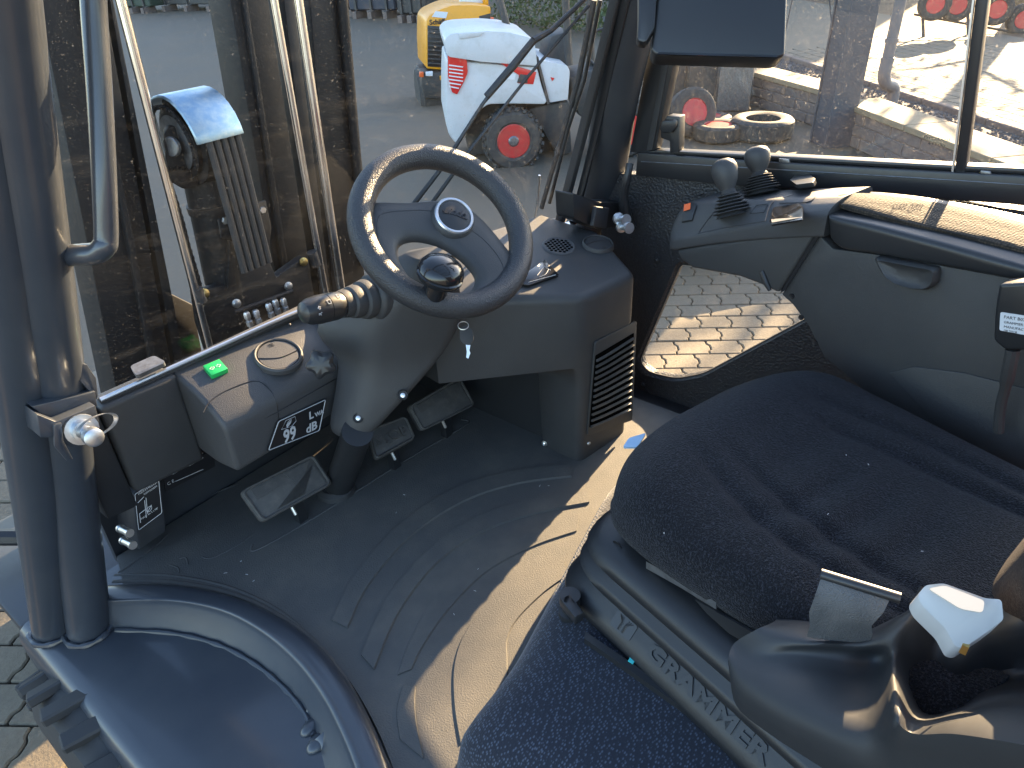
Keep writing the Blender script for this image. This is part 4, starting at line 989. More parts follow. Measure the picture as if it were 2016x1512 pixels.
# armrest pad: padded body and woven inlay
def Z(px, py, z): return W(px, py, z=z)
inn = [(1632,424,0),(1660,432,0),(1720,446,0),(1840,478,0),(1960,512,0),(2060,540,0),(2160,568,0)]
inl = [(1636,470,.604),(1660,492,.60),(1725,502,.605),(1850,524,.612),(1960,545,.62),(2060,565,.63),(2160,590,.64)]
far = [(1640,380,.665),(1700,374,.672),(1780,379,.680),(1880,393,.690),(1980,412,.700),(2060,430,.706),(2160,452,.712)]
rings = []
for a_, l_, f_ in zip(inn, inl, far):
    A = Lu(a_[0], a_[1], .322); Lw = Lu(l_[0], l_[1], .326); F_ = Lu(f_[0], f_[1], .462); Fl = F_+V((0,0,-.05))
    rings.append(rnd([Lw, A, A.lerp(F_,.5)+V((0,0,-.002)), F_, Fl], [.008,.012,.0,.012,.004], 4))
cols = [cr([r[i] for r in rings], 4) for i in range(len(rings[0]))]
bm = bm_new(); loft(bm, [[c[k] for c in cols] for k in range(len(cols[0]))]); pad = part('armrest_pad', bm, 'smooth_plastic', AR, smooth=60, label='curved black armrest with scuffed edge')
o_ = [(1646,394),(1654,384),(1700,381),(1760,387),(1850,400),(1950,420),(2040,440),(2130,462),(2130,522),(2040,500),(1950,478),(1850,453),(1760,432),(1690,414),(1657,404)]
pA, pB, pC = Lu(1720,446,.322), Lu(1960,512,.322), Lu(1800,382,.462)
def padp(px, py):
    n_ = (pC-pA).cross(pB-pA).normalized(); n_ = n_ if n_.z > 0 else -n_
    return Wp(px, py, pA+n_*.0050, n_), n_
bm = bm_new(); pts = [padp(*p)[0] for p in o_]; n_ = padp(1700,400)[1]; cw = sum(pts, V())/len(pts)
R0 = cr(pts, 4, True); loft(bm, [[p-n_*.006 for p in R0], [p+n_*.0008 for p in R0], [p+(cw-p).normalized()*.006+n_*.0022 for p in R0], [p+(cw-p)*.5+n_*.0026 for p in R0], [p+(cw-p)*.95+n_*.0026 for p in R0]]); part('armrest_inlay', bm, 'weave', AR, smooth=60, label='woven fabric inlay on top of the armrest')
# grip recess under the pad
hq = [(1725,503),(1852,526),(1848,556),(1832,568),(1800,566),(1765,556),(1742,538)]
bm = bm_new(); ring0 = [Lu(x,y,UI+.002) for x,y in hq]; c0 = sum(ring0,V())/len(ring0); ring0 = rnd(ring0,.008)
loft(bm, [[p+SU*.006 for p in ring0], [p-SU*.008 for p in ring0], [c0+(p-c0)*.88-SU*.013 for p in ring0], [c0+(p-c0)*.70-SU*.008 for p in ring0], [c0+(p-c0)*.4-SU*.004 for p in ring0]]); part('grip', bm, 'plastic', AR, smooth=60)
# belt lock with label and cable
bl_ = [(1966,560),(2040,556),(2060,640),(2050,690),(1978,690),(1955,670),(1958,610)]
bm = bm_new(); prism(bm, rnd([Lu(x,y,.275) for x,y in bl_],.006), SU*.035); bevel(bm,.005,3); lk = part('belt_lock', bm, 'smooth_plastic', AR, label='black belt lock with a pale label hanging at the armrest')
lq = [(1970,614),(2050,626),(2044,664),(1968,650)]
bm = bm_new(); prism(bm, rnd([Lu(x,y,.2745) for x,y in lq],.003), -SU*.0008); part('lock_label', bm, 'label_white', AR, label='pale label reading PART B0755 on the belt lock')
lx, ly = (Lu(2050,626,.27)-Lu(1970,614,.27)).normalized(), (Lu(1970,614,.27)-Lu(1968,650,.27)).normalized()
for i_, (s_, py_) in enumerate((('PART B0755',624),('GRAMMER No.1235',634),('MANUFACTURED',643),('08.2018',651))):
    text('label_print', s_, Lu(1976,py_,.2733), lx, ly, .0068 if i_ == 0 else .0055, M['label_black'], AR, .0001, align='LEFT')
bm = bm_new(); tube(bm, cr([Lu(1994,688,.285), Lu(1988,720,.285), Lu(1980,760,.29), Lu(1970,800,.295), Lu(1966,850,.30)],4), [.010]*8+[.008]*9, 10); part('lock_stalk', bm, 'rubber', AR)

# ------------------------------------------------------------------ right door
XD = 1.56
DR = bpy.data.objects.new('right_door', None); DR['label'] = 'right cab door with sliding window above and small pane below'; finish(DR, V((XD,.4,0)), FL)
def Dp(px, py, x=XD): return W(px, py, x=x)
def dslab(poly, x, th, name, m, be=.004, r=.0, label=None):
    pts = [Dp(*p, x) for p in poly]
    if r: pts = rnd(pts, r)
    bm = bm_new(); prism(bm, pts, (th,0,0)); 
    if be: bevel(bm, be, 2)
    return part(name, bm, m, DR, label=label)
# waist rail
dslab([(1255,300),(1400,312),(1700,330),(2016,347),(2200,358),(2200,418),(2016,405),(1700,382),(1400,362),(1250,345)], XD-.015, .05, 'waist_rail', 'smooth_plastic')
dslab([(1290,296),(1500,306),(1800,322),(2016,332),(2200,342),(2200,356),(2016,344),(1700,327),(1400,309),(1262,300)], XD-.006, .03, 'window_channel', 'smooth_plastic')
bm = bm_new(); tube(bm, [Dp(1262,318,XD-.0155), Dp(1500,332,XD-.0155), Dp(1800,350,XD-.0155), Dp(2200,376,XD-.0155)], .0012, 5); part('rail_groove', bm, 'steel_grey', DR)
# front stile beside the pillar
dslab([(1330,108),(1362,-10),(1390,-120),(1330,-120),(1268,140),(1240,300),(1262,303),(1290,296)], XD-.006, .035, 'door_stile', 'smooth_plastic')
dslab([(1318,112),(1350,-10),(1378,-120),(1362,-120),(1306,112),(1272,296),(1284,296)], XD-.010, .03, 'stile_bead', 'rubber', be=.002)
# sliding window divider
dslab([(1925,-60),(1955,-60),(1946,0),(1900,345),(1878,345),(1920,0)], XD-.008, .03, 'window_divider', 'smooth_plastic')
dslab([(1919,-60),(1923,-60),(1918,0),(1876,345),(1872,345),(1914,0)], XD-.010, .012, 'divider_edge', 'silver', be=0)
# window panes: front and rear
dslab([(1288,300),(1320,110),(1355,-60),(1925,-60),(1885,340),(1600,318)], XD+.010, .004, 'window_pane', 'door_glass', be=0, label='scratched front pane of the door window')
dslab([(1880,336),(1930,-60),(2250,-60),(2250,352)], XD+.018, .004, 'window_pane', 'door_glass', be=0, label='rear pane of the door window')
# small printed glass marks, catches
for px, py in ((1543,318),(1940,342)):
    dslab([(px-10,py-6),(px+10,py-4),(px+12,py+4),(px-10,py+2)], XD-.012, .012, 'window_catch', 'steel_grey', be=.001)
gx_, gy_ = V((0,-1,0)), V((0,0,1))
text('glass_mark', 'Press Glass', Dp(1845,272,XD+.009), gx_, gy_, .010, M['black'], DR, .0001)
text('glass_mark', '43R-001', Dp(1845,284,XD+.009), gx_, gy_, .009, M['black'], DR, .0001)
# window slide handle
dslab([(1300,258),(1312,228),(1338,230),(1336,300),(1318,302),(1318,278),(1300,272)], XD-.03, .03, 'slide_handle', 'smooth_plastic', be=.003, label='black slide handle of the door window')
dslab([(1298,252),(1302,238),(1330,236),(1330,250),(1322,262),(1300,262)], XD-.042, .02, 'slide_handle_cap', 'smooth_plastic', be=.004)
# lower textured panel with its window opening (built as a frame of four pieces around the pane)
opn = [(1256,700),(1336,528),(1480,546),(1535,580),(1575,632),(1380,738),(1340,746),(1290,732)]
outp = [(1180,690),(1262,345),(1560,380),(1700,520),(1720,700),(1500,760),(1400,800),(1200,800)]
o1 = rnd([Dp(*p,XD) for p in ((1256,712),(1338,520),(1640,560),(1620,612),(1385,738),(1330,748),(1275,735))], [.03,.01,.01,.02,.03,.03,.03], 6)
cO = sum(o1, V())/len(o1)
rim2 = []
for p in o1:
    d_ = (p-cO); rim2.append(p)
out1 = [Dp(*p,XD) for p in ((1150,800),(1195,340),(1700,370),(2050,420),(2050,800),(1500,900),(1300,860))]
def resq(loop, n, c):
    outl = []
    for k in range(n):
        t = 2*math.pi*k/n; best = None
        for i in range(len(loop)):
            p, q_ = loop[i]-c, loop[(i+1) % len(loop)]-c
            c1 = p.y*math.sin(t)-p.z*math.cos(t); c2 = q_.y*math.sin(t)-q_.z*math.cos(t)
            if c1*c2 <= 0 and abs(c1-c2) > 1e-12:
                m_ = p.lerp(q_, c1/(c1-c2))
                if m_.y*math.cos(t)+m_.z*math.sin(t) > 0: best = m_
        outl.append(c+best)
    return outl
A1, B1 = resq(o1, 96, cO), resq(out1, 96, cO)
bm = bm_new(); loft(bm, [[p+V((.03,0,0)) for p in A1], [p+V((.004,0,0)) for p in A1], [p.lerp(cO,-.05)+V((-.004,0,0)) for p in A1], [p.lerp(cO,-.09)+V((-.003,0,0)) for p in A1], B1, [p+V((.03,0,0)) for p in B1]], cap=False)
part('door_panel', bm, mat('pebbled_door_vinyl', (.018,.019,.022), .5, bump=(170,.9,.002,'vor'), rvar=.1), DR, smooth=45, label='pebbled black lower door panel around the small pane')
bm = bm_new(); tube(bm, [p+V((.006,0,0)) for p in A1], .003, 6, closed=True); part('pane_seal', bm, 'rubber', DR)
bm = bm_new(); prism(bm, [p+V((.02,0,0)) for p in A1], (.004,0,0)); part('lower_pane', bm, 'low_glass', DR, label='small scratched pane low in the door')
for px, py in ((1292,512),(1266,756)): screw(Dp(px,py,XD-.006), (-1,0,0), .006, 'black', DR)
# door handle and striker beside the pillar
hp = [Dp(1240,322,XD-.05), Dp(1236,345,XD-.06), Dp(1228,380,XD-.06), Dp(1232,420,XD-.05), Dp(1244,450,XD-.03)]
bm = bm_new(); tube(bm, cr(hp,4), [.009]*5+[.011]*5+[.014]*4+[.012]*3, 10); part('door_handle', bm, 'smooth_plastic', DR, label='black door release handle behind the right pillar')
for px, py in ((1216,430),(1222,446)):
    bm = bm_new(); lathe(bm, [(.014,0),(.014,.006),(.008,.008),(.008,.03),(.013,.032),(.013,.036)], W(px,py,x=1.40), V((-.4,-.9,.2)), 14); part('striker', bm, 'zinc', DR)

# ------------------------------------------------------------------ overhead display
dq = [(1282,98),(1300,-60),(1552,-60),(1546,108),(1530,115),(1290,108)]
n_ = (FW*1.0+V((.25,0,0))).normalized(); dp0 = W(1400,60,d=1.12)
bm = bm_new(); prism(bm, rnd([Wp(*p,dp0,n_) for p in dq],.006), n_*.05); bevel(bm,.006,3); dsp = part('overhead_display', bm, 'smooth_plastic', label='black display unit hanging at the upper right')
bm = bm_new(); prism(bm, rnd([Wp(*p,dp0-n_*.012,n_) for p in ((1256,30),(1256,-60),(1296,-60),(1290,52),(1272,84),(1254,80))],.006), n_*.03); bevel(bm,.005,2); part('display_arm', bm, 'smooth_plastic', label='black pivot arm of the overhead display')
bm = bm_new(); prism(bm, [Wp(*p,dp0-n_*.001,n_) for p in ((1296,104),(1530,110),(1528,114),(1294,108))], -n_*.003); part('display_lip', bm, 'gloss', dsp)
# ------------------------------------------------------------------ lift mast in front of the windscreen
MS = bpy.data.objects.new('lift_mast', None); MS['label'] = 'black lift mast with chromed cylinders, chain wheel and hoses ahead of the windscreen'; finish(MS, V((.9,1.65,-.6)), FL)
YM = 1.62
def Mp(px, py, y=YM): return W(px, py, y=y)
def mslab(poly, y, th, name, m, be=.004, label=None):
    bm = bm_new(); prism(bm, [Mp(*p, y) for p in poly], (0,th,0)); 
    if be: bevel(bm, be, 2)
    return part(name, bm, m, MS, label=label)
mslab([(10,-330),(145,-330),(345,760),(235,800)], YM+.06, .10, 'mast_channel', 'mast')
mslab([(150,-60),(160,-60),(322,760),(306,760)], YM+.045, .02, 'channel_flange', 'mast', be=.002)
mslab([(205,-60),(212,-60),(375,760),(352,760)], YM+.07, .12, 'mast_channel', 'mast')
mslab([(400,-330),(478,-330),(628,640),(560,650)], YM+.09, .10, 'mast_channel', 'mast')
mslab([(470,-60),(478,-60),(586,640),(574,640)], YM+.075, .02, 'channel_flange', 'mast', be=.002)
mslab([(552,-60),(572,-60),(655,600),(632,605)], YM+.10, .08, 'mast_channel', 'mast')
mslab([(585,-330),(643,-330),(720,560),(655,580)], YM+.12, .10, 'mast_channel', 'mast')
bm = bm_new(); tube(bm, [Mp(668,-60,YM+.11), Mp(700,300,YM+.11), Mp(722,520,YM+.11)], .016, 12); part('mast_rail', bm, 'mast', MS)
for a, b, r in (((222,-60),(440,790),.0105),((529,-60),(648,620),.010),((578,-60),(676,600),.0125)):
    bm = bm_new(); tube(bm, [Mp(*a,YM), Mp(*b,YM)], r, 16); part('cylinder_rod', bm, 'chrome', MS)
for px, py in ((392,580),(618,508)):
    a, b = Mp(px-5,py-12), Mp(px+5,py+14); bm = bm_new(); tube(bm, [a,b], .0145, 14); part('rod_collar', bm, 'rubber', MS)
# chain wheel
cw_ = Mp(352,285,YM+.02); X_ = V((1,.0,0)); rw = .093
bm = bm_new(); lathe(bm, [(.03,0),(rw*.8,.0),(rw*.8,.01),(rw,.012),(rw,.10),(rw*.8,.102),(.03,.11)], cw_, X_, 36); part('chain_wheel', bm, 'mast', MS)
bm = bm_new(); lathe(bm, [(.062,-.006),(.060,-.0065),(.03,-.0065)], cw_+V((0,0,.004)), X_, 30); part('wheel_face', bm, 'steel_grey', MS)
bm = bm_new(); prism(bm, rnd([Mp(*p,YM+.0) for p in ((322,262),(335,248),(362,252),(378,280),(384,330),(392,368),(362,374),(335,358),(328,320))],.010), (.02,.04,0)); bevel(bm,.004,2); part('wheel_fork', bm, 'mast', MS)
bm = bm_new(); lathe(bm, [(.022,0),(.022,.008),(.020,.010),(.0003,.010)], Mp(341,288,YM-.004), V((-1,-.35,.1)), 22); part('wheel_pin', bm, 'steel_grey', MS)
text('cast_lettering', 'STÖBER', Mp(352,332,YM-.003), V((1,0,-.15)), V((.1,0,1)), .012, M['mast'], MS, .001)
# chain: plates round the wheel and down the strand
link = None; k_ = 0
def chain_link(p, d, s=1):
    global link
    d = d.normalized(); q_ = quat(d, d.cross(X_))
    if link is None:
        bm = bm_new(); pts = []
        for t in range(16):
            a = 2*math.pi*t/16; r = .0075*(1-.28*abs(math.sin(a))**.6) if False else .0068
            pts.append(V((.010*math.copysign(1,math.cos(a))*(abs(math.cos(a)) > .02)+.0065*math.cos(a), .0070*math.sin(a)*(1-.25*(abs(math.cos(a))<.4)), 0)))
        prism(bm, pts, (0,0,.004)); 
        for sx in (-1,1): lathe(bm, [(.0035,-.002),(.0035,.006),(.0005,.007)], V((.010*sx,0,0)), (0,0,1), 8)
        link = obj('chain_link', bm, M['mast'], MS, orig=(0,0,0)); link.rotation_mode = 'QUATERNION'
        WORLD[link.name] = p; link.location = p-WORLD[MS.name]; link.rotation_quaternion = q_
    else: inst('chain_link', link, p, MS, q_)
for t in range(9):
    a = R(100+t*13); p = cw_+V((-.010,0,0))+(V((0,-1,0))*math.cos(a)*-1*-1+V((0,0,1))*math.sin(a))*(rw-.010) 
    dirv = V((0,1,0))*math.sin(a)*1+V((0,0,1))*math.cos(a)
    p = cw_+V((-.012,0,0))+V((0,math.cos(R(200-t*20)),math.sin(R(200-t*20))))*(rw-.009)
    a2 = R(200-t*20); chain_link(p, V((0,-math.sin(a2),math.cos(a2))))
strand = [(338,365),(350,400),(362,440),(372,480),(384,520),(394,555)]
sp3 = cr([Mp(*p,YM+.012) for p in strand], 3)
for i in range(len(sp3)-1): chain_link((sp3[i]+sp3[i+1])/2, sp3[i+1]-sp3[i])
# zinc cover bent over the wheel
rings = []
for t in range(11):
    a2 = R(172-t*12.5); rad = V((0,-math.cos(a2)*-1,math.sin(a2)))
    p0 = cw_+V((-.012,0,0))+rad*(rw+.010); p1 = cw_+V((.105,0,0))+rad*(rw+.010)
    rings.append([p0, p0+V((.003,0,0))+rad*.006, p1+rad*.006, p1])
bm = bm_new(); loft(bm, rings); bevel(bm,.0012,2); part('wheel_cover', bm, 'zinc_blue', MS, label='bent bluish zinc cover over the chain wheel')
# hoses over the wheel, running down in front
for k in range(5):
    x = .022+.018*k; pts = []
    for t in range(8):
        a2 = R(20+t*20); pts.append(cw_+V((x,0,0))+V((0,-math.cos(a2),math.sin(a2)))*(rw+.003))
    pts = pts[:6]
    pts = [cw_+V((x,-rw-.004,-.30)), cw_+V((x,-rw-.004,-.15)), cw_+V((x,-rw-.003,-.02))]+pts
    bm = bm_new(); tube(bm, cr(pts,3), .0082, 10); part('hose', bm, 'rubber', MS)
# free lift cylinder below the wheel
bm = bm_new(); tube(bm, [Mp(402,340,YM+.05), Mp(420,430,YM+.05), Mp(462,640,YM+.05)], .052, 22); part('lift_cylinder', bm, 'mast', MS)
bm = bm_new(); tube(bm, [Mp(412,400,YM+.05), Mp(416,414,YM+.05)], .055, 22); part('cylinder_collar', bm, 'mast', MS)
mslab([(430,432),(524,393),(536,448),(530,500),(505,470),(470,478),(436,470)], YM-.05, .008, 'hose_bracket', 'mast')
for px, py in ((443,434),(516,413)):
    bm = bm_new(); lathe(bm, [(.009,0),(.009,.006),(.0075,.008),(.0003,.008)], Mp(px,py,YM-.05), V((-.2,-1,.1)), 6); part('bolt', bm, 'bolt', MS)
# cross member with pipes and unions
mslab([(385,575),(455,558),(462,480),(510,470),(545,545),(600,505),(612,560),(625,620),(420,720),(395,640)], YM+.0, .03, 'cross_member', 'mast')
mslab([(452,470),(462,480),(466,560),(448,572)], YM-.012, .015, 'cross_rib', 'mast', be=.002)
for px, py, mm in ((465,597,'bolt'),(567,563,'bolt'),(402,577,'yzinc'),(597,515,'yzinc')):
    bm = bm_new(); lathe(bm, [(.012,0),(.012,.004),(.0085,.005),(.0085,.011),(.005,.012)], Mp(px,py,YM), V((-.2,-1,.15)), 14); part('bolt', bm, mm, MS)
bm = bm_new(); tube(bm, [Mp(462,615,YM-.02), Mp(575,573,YM-.02)], .0065, 12); part('oil_pipe', bm, 'mast', MS)
for px, py in ((484,622),(502,618),(527,605),(540,598),(556,595)):
    a = Mp(px,py-8,YM-.03); bm = bm_new(); lathe(bm, [(.006,0),(.0095,.006),(.0095,.018),(.007,.019),(.007,.026),(.0095,.027),(.0095,.040),(.006,.042),(.006,.12)], a, V((.05,0,-1)), 6); part('pipe_union', bm, 'zinc', MS)
# dark carriage plates farther off, left of the mast
mslab([(232,640),(300,560),(380,600),(400,700),(330,760)], YM+.20, .03, 'carriage_plate', 'mast')

# ------------------------------------------------------------------ wipers on the outside of the windscreen
wn = (bot[4]-bot[0]).cross(V((0,-.27,1))).normalized(); wn = wn if wn.y > 0 else -wn
WPP = bot[2].lerp(bot[4], .5)+wn*.012
def wsp(px, py, h=0): return Wp(px, py, WPP+wn*h, wn)
wiper = bpy.data.objects.new('wiper', None); wiper['label'] = 'black twin arm wiper across the right of the windscreen'; finish(wiper, wsp(830,420), FL)
for pts, r in (([(812,405),(870,330),(950,205)],[.006,.005,.004]),([(958,190),(1010,130),(1050,80)],[.008,.009,.008]),([(950,205),(975,172)],[.004,.005]),([(850,400),(930,290),(1040,150),(1160,10)],[.005,.004,.0035,.0035])):
    bm = bm_new(); tube(bm, [wsp(*p,.015) for p in pts], r, 8); part('wiper_arm', bm, 'smooth_plastic', wiper)
bm = bm_new(); tube(bm, [wsp(*p,.008) for p in ((1170,0),(1140,150),(1100,290),(1066,410))], [.007,.007,.006,.006], 8); part('wiper_blade', bm, 'rubber', wiper)
bm = bm_new(); tube(bm, [wsp(*p,.014) for p in ((1182,0),(1150,160),(1120,250),(1082,400))], .0045, 8); part('wiper_blade', bm, 'smooth_plastic', wiper)
bm = bm_new(); tube(bm, [wsp(*p,.03) for p in ((1050,80),(1085,60),(1160,-10))], [.008,.006,.005], 8); part('wiper_arm', bm, 'smooth_plastic', wiper)
bm = bm_new(); tube(bm, [wsp(*p,.004) for p in ((1062,345),(1058,400),(1050,440))], .003, 8); part('wiper_stop', bm, 'zinc', wiper)

# ------------------------------------------------------------------ left front wheel under the fender
WH = bpy.data.objects.new('front_wheel', None); WH['label'] = 'left front wheel with lugged tyre below the fender'; wc = V((.150,1.18,G+.352)); finish(WH, wc.copy(), FL)
bm = bm_new(); lathe(bm, [(.20,.125),(.27,.13),(.315,.115),(.335,.08),(.34,0),(.335,-.08),(.315,-.115),(.27,-.13),(.20,-.125)], wc, (-1,0,0), 56, cap=False); part('tyre', bm, 'rubber', WH)
lug = None
for k in range(26):
    a = 2*math.pi*k/26; rad = V((0,math.cos(a),math.sin(a))); tg = V((0,-math.sin(a),math.cos(a)))
    for s in (1,-1):
        c = wc+rad*.338+V((-s*.075,0,0))+tg*(.02 if s > 0 else -.02)
        if lug is None:
            bm = bm_new(); box(bm, V((0,0,0)), (.10,.036,.022)); bevel(bm,.004,1); lug = obj('tread_lug', bm, M['rubber'], WH, orig=(0,0,0)); lug.rotation_mode='QUATERNION'
            WORLD[lug.name] = c; lug.location = c-wc; lug.rotation_quaternion = quat(V((1,0,0))+tg*.25, tg)
        else: inst('tread_lug', lug, c, WH, quat(V((1,0,0))+tg*.25*s, tg))
bm = bm_new(); lathe(bm, [(.205,.11),(.19,.118),(.17,.08),(.10,.07),(.06,.09),(.001,.09)], wc, (-1,0,0), 40); part('rim', bm, 'steel_grey', WH)
for k in range(8):
    a = 2*math.pi*k/8; bm = bm_new(); lathe(bm, [(.012,0),(.012,.012),(.007,.016)], wc+V((-.075,math.cos(a)*.085,math.sin(a)*.085)), (-1,0,0), 6); part('wheel_nut', bm, 'bolt', WH)
# ------------------------------------------------------------------ yard
def ground_mat(name, c1, c2, c3, sc=1.0, bump=.25):
    m = bpy.data.materials.new(name); m.use_nodes = True; n = m.node_tree; b = n.nodes['Principled BSDF']; L = n.links.new
    g = n.nodes.new('ShaderNodeNewGeometry')
    def noise(s, d=6):
        t = n.nodes.new('ShaderNodeTexNoise'); t.inputs['Scale'].default_value = s; t.inputs['Detail'].default_value = d; t.inputs['Roughness'].default_value = .65
        L(g.outputs['Position'], t.inputs['Vector']); return t.outputs[0]
    def ramp(s, p0, p1, a, c):
        r = n.nodes.new('ShaderNodeValToRGB'); e = r.color_ramp.elements; e[0].position, e[1].position = p0, p1; e[0].color = (*a,1); e[1].color = (*c,1); L(s, r.inputs[0]); return r.outputs[0]
    mx = n.nodes.new('ShaderNodeMix'); mx.data_type = 'RGBA'
    L(ramp(noise(.9*sc), .38, .66, (0,0,0), (1,1,1)), mx.inputs['Factor']); L(ramp(noise(38*sc, 4), .35, .7, c1, c2), mx.inputs['A']); mx.inputs['B'].default_value = (*c3,1)
    L(mx.outputs['Result'], b.inputs['Base Color']); b.inputs['Roughness'].default_value = .85
    bp = n.nodes.new('ShaderNodeBump'); bp.inputs['Strength'].default_value = bump; bp.inputs['Distance'].default_value = .01; L(noise(60*sc, 5), bp.inputs['Height']); L(bp.outputs[0], b.inputs['Normal'])
    return m
M['yard'] = ground_mat('worn_yard_asphalt', (.098,.080,.058), (.120,.098,.070), (.122,.092,.060), 1.0, .06)
M['paver'] = ground_mat('concrete_paver', (.11,.092,.066), (.165,.140,.100), (.13,.105,.070), 1.6, .35)
M['path'] = ground_mat('pale_path_paving', (.135,.118,.088), (.18,.158,.118), (.155,.132,.095), 1.2, .2)
M['gravel'] = mat('grey_gravel', (.05,.047,.045), .9, var=(30,(.13,.12,.115),.35,.7))
M['soil'] = ground_mat('leaf_mulch', (.06,.045,.03), (.13,.09,.055), (.16,.11,.06), 2.0, .6)
M['block'] = mat('grey_brown_block', (.13,.10,.088), .85, var=(25,(.18,.145,.125),.35,.7), bump=(90,.4,.004))
M['cap'] = mat('pale_concrete_cap', (.21,.165,.10), .8, var=(20,(.26,.21,.135),.35,.7), bump=(60,.3,.004))
M['galv'] = mat('grey_painted_steel', (.045,.052,.066), .45, var=(14,(.06,.068,.082),.35,.7), rvar=.15)
M['pipe'] = mat('grey_plastic_pipe', (.13,.13,.14), .4, rvar=.15)
M['tyre'] = mat('dusty_tyre', (.030,.030,.030), .75, var=(20,(.075,.07,.06),.4,.8), bump=(60,.3,.003))
M['red'] = mat('red_rim_paint', (.50,.03,.03), .4, var=(20,(.40,.05,.04),.4,.7))
bm = bm_new(); face(bm, [V((-90,-90,G)), V((120,-90,G)), V((120,120,G)), V((-90,120,G))])
gr_ = obj('yard_ground', bm, M['yard'], None, kind='structure', smooth=0)
# interlocking pavers beside the truck: bone shaped blocks, laid with open joints
def bone(a=.0825, b=.0675, c=.014):
    """block with straight long joints and wavy ends"""
    wav = [(-1,0),(-.55,0),(-.30,1),(.30,1),(.55,0),(1,0)]
    g_ = .003
    right = [V((a-g_+c*w, (b-g_)*t, 0)) for t, w in wav]; lft = [V((-a+g_+c*w, (b-g_)*t, 0)) for t, w in wav]
    return right+lft[::-1]
pa = R(-54); pu, pv = V((math.cos(pa), math.sin(pa), 0)), V((-math.sin(pa), math.cos(pa), 0))
pav = None; NP = 0
def visible(p):
    q_ = p-CAM; zc = q_.dot(FW)
    if zc < .1: return None
    return (CX+FPX*q_.dot(RT)/zc, CY-FPX*q_.dot(UP)/zc)
cand = []
for i in range(-40, 60):
    for j in range(-40, 60):
        p = pu*(i*.165+ (.0825 if j % 2 else 0))+pv*(j*.135)+V((1.6,1.2,G))
        s = visible(p)
        if not s: continue
        if (1225 < s[0] < 1640 and 500 < s[1] < 790) or (-60 < s[0] < 175 and 850 < s[1] < 1560): cand.append((p, i, j))
for p, i, j in cand:
    z = random.uniform(.000,.004)
    if pav is None:
        bm = bm_new(); prism(bm, bone(), (0,0,-.05)); bevel(bm,.005,1)
        for v_ in bm.verts: v_.co.z += .016
        pav = obj('paver', bm, M['paver'], gr_, orig=(0,0,0)); pav.rotation_euler = (0,0,pa); WORLD[pav.name] = p+V((0,0,z)); pav.location = p+V((0,0,z)); pav.rotation_mode = 'QUATERNION'; pav.rotation_quaternion = quat(pu, pv)
    else: inst('paver', pav, p+V((0,0,z)), gr_, quat(pu, pv+V((random.uniform(-.01,.01),0,0))))
print('pavers', len(cand))

# ------------------------------------------------------------------ low block wall with pale cap, beyond the door window
def wall(A, B, h, wd, name, label, courses=3, cap=True):
    A, B = V(A), V(B); d = (B-A); ln_ = d.length; d.normalize(); n_ = V((-d.y, d.x, 0)); n_ = n_ if n_.dot(CAM-A) > 0 else -n_
    t = thing(name, A.lerp(B,.5), label, 'wall', 'low block walls by the path')
    bl = .40; ch = (h-.05)/courses; first = None
    bm = bm_new(); box(bm, A.lerp(B,.5)-n_*(wd/2)+V((0,0,(h-.06)/2)), (ln_-.01,wd-.02,h-.07), (d,n_,V((0,0,1)))); obj('wall_core', bm, M['block'], t)
    for c in range(courses):
        k = 0; x = -.2*(c % 2)
        while x < ln_:
            x0, x1 = max(0,x), min(ln_, x+bl)
            if x1-x0 > .05:
                p = A+d*((x0+x1)/2)-n_*(wd*.5-.0)+V((0,0,ch*(c+.5)))
                bm = bm_new(); box(bm, p+n_*random.uniform(-.003,.003), (x1-x0-.010,wd,ch-.010), (d,n_,V((0,0,1)))); bevel(bm,.006,1); obj('block', bm, M['block'], t)
            x += bl
    if cap:
        x = 0
        while x < ln_:
            x1 = min(ln_, x+1.0); p = A+d*((x+x1)/2)-n_*wd*.5+V((0,0,h-.025))
            bm = bm_new(); box(bm, p, (x1-x-.006,wd+.06,.05), (d,n_,V((0,0,1)))); bevel(bm,.006,1); obj('cap_stone', bm, M['cap'], t); x += 1.0
    return t
WB0 = W(1643,275,z=G); WB1 = W(1900,395,z=G); wdir_ = (WB1-WB0).normalized(); WB1 = WB0+wdir_*4.2
wall(WB0, WB1, .36, .34, 'block_wall', 'low block wall with pale cap running right from the grey steel column')
wn2 = V((wdir_.y,-wdir_.x,0)); 
WA1 = W(1612,252,z=G); WA0 = W(1420,188,z=G)
wall(WA0, WA1, .36, .30, 'block_wall', 'low block wall with pale cap left of the grey steel column')
# steel column with base plate and wind braces
cb = W(1648,205,z=G+.36); cdir = wdir_
SCOL = thing('steel_column', V((cb.x,cb.y,G)), 'grey painted steel column standing on the low wall', 'column')
def box_o(nm, c, s, m, par, ax=None, be=.004):
    bm = bm_new(); box(bm, c, s, ax); bevel(bm, be, 1); return obj(nm, bm, M[m], par)
fl_ = .30
for s in (-1, 1): box_o('flange', cb+cdir*(s*.13)+V((0,0,1.6)), (.02,.26,4.0), 'galv', SCOL, (cdir, V((-cdir.y,cdir.x,0)), V((0,0,1))))
box_o('web', cb+V((0,0,1.6)), (.26,.014,4.0), 'galv', SCOL, (cdir, V((-cdir.y,cdir.x,0)), V((0,0,1))))
box_o('web', cb+V((-cdir.y,cdir.x,0))*(.11 if V((-cdir.y,cdir.x,0)).dot(CAM-cb) > 0 else -.11)+V((0,0,1.6)), (.24,.012,4.0), 'galv', SCOL, (cdir, V((-cdir.y,cdir.x,0)), V((0,0,1))))
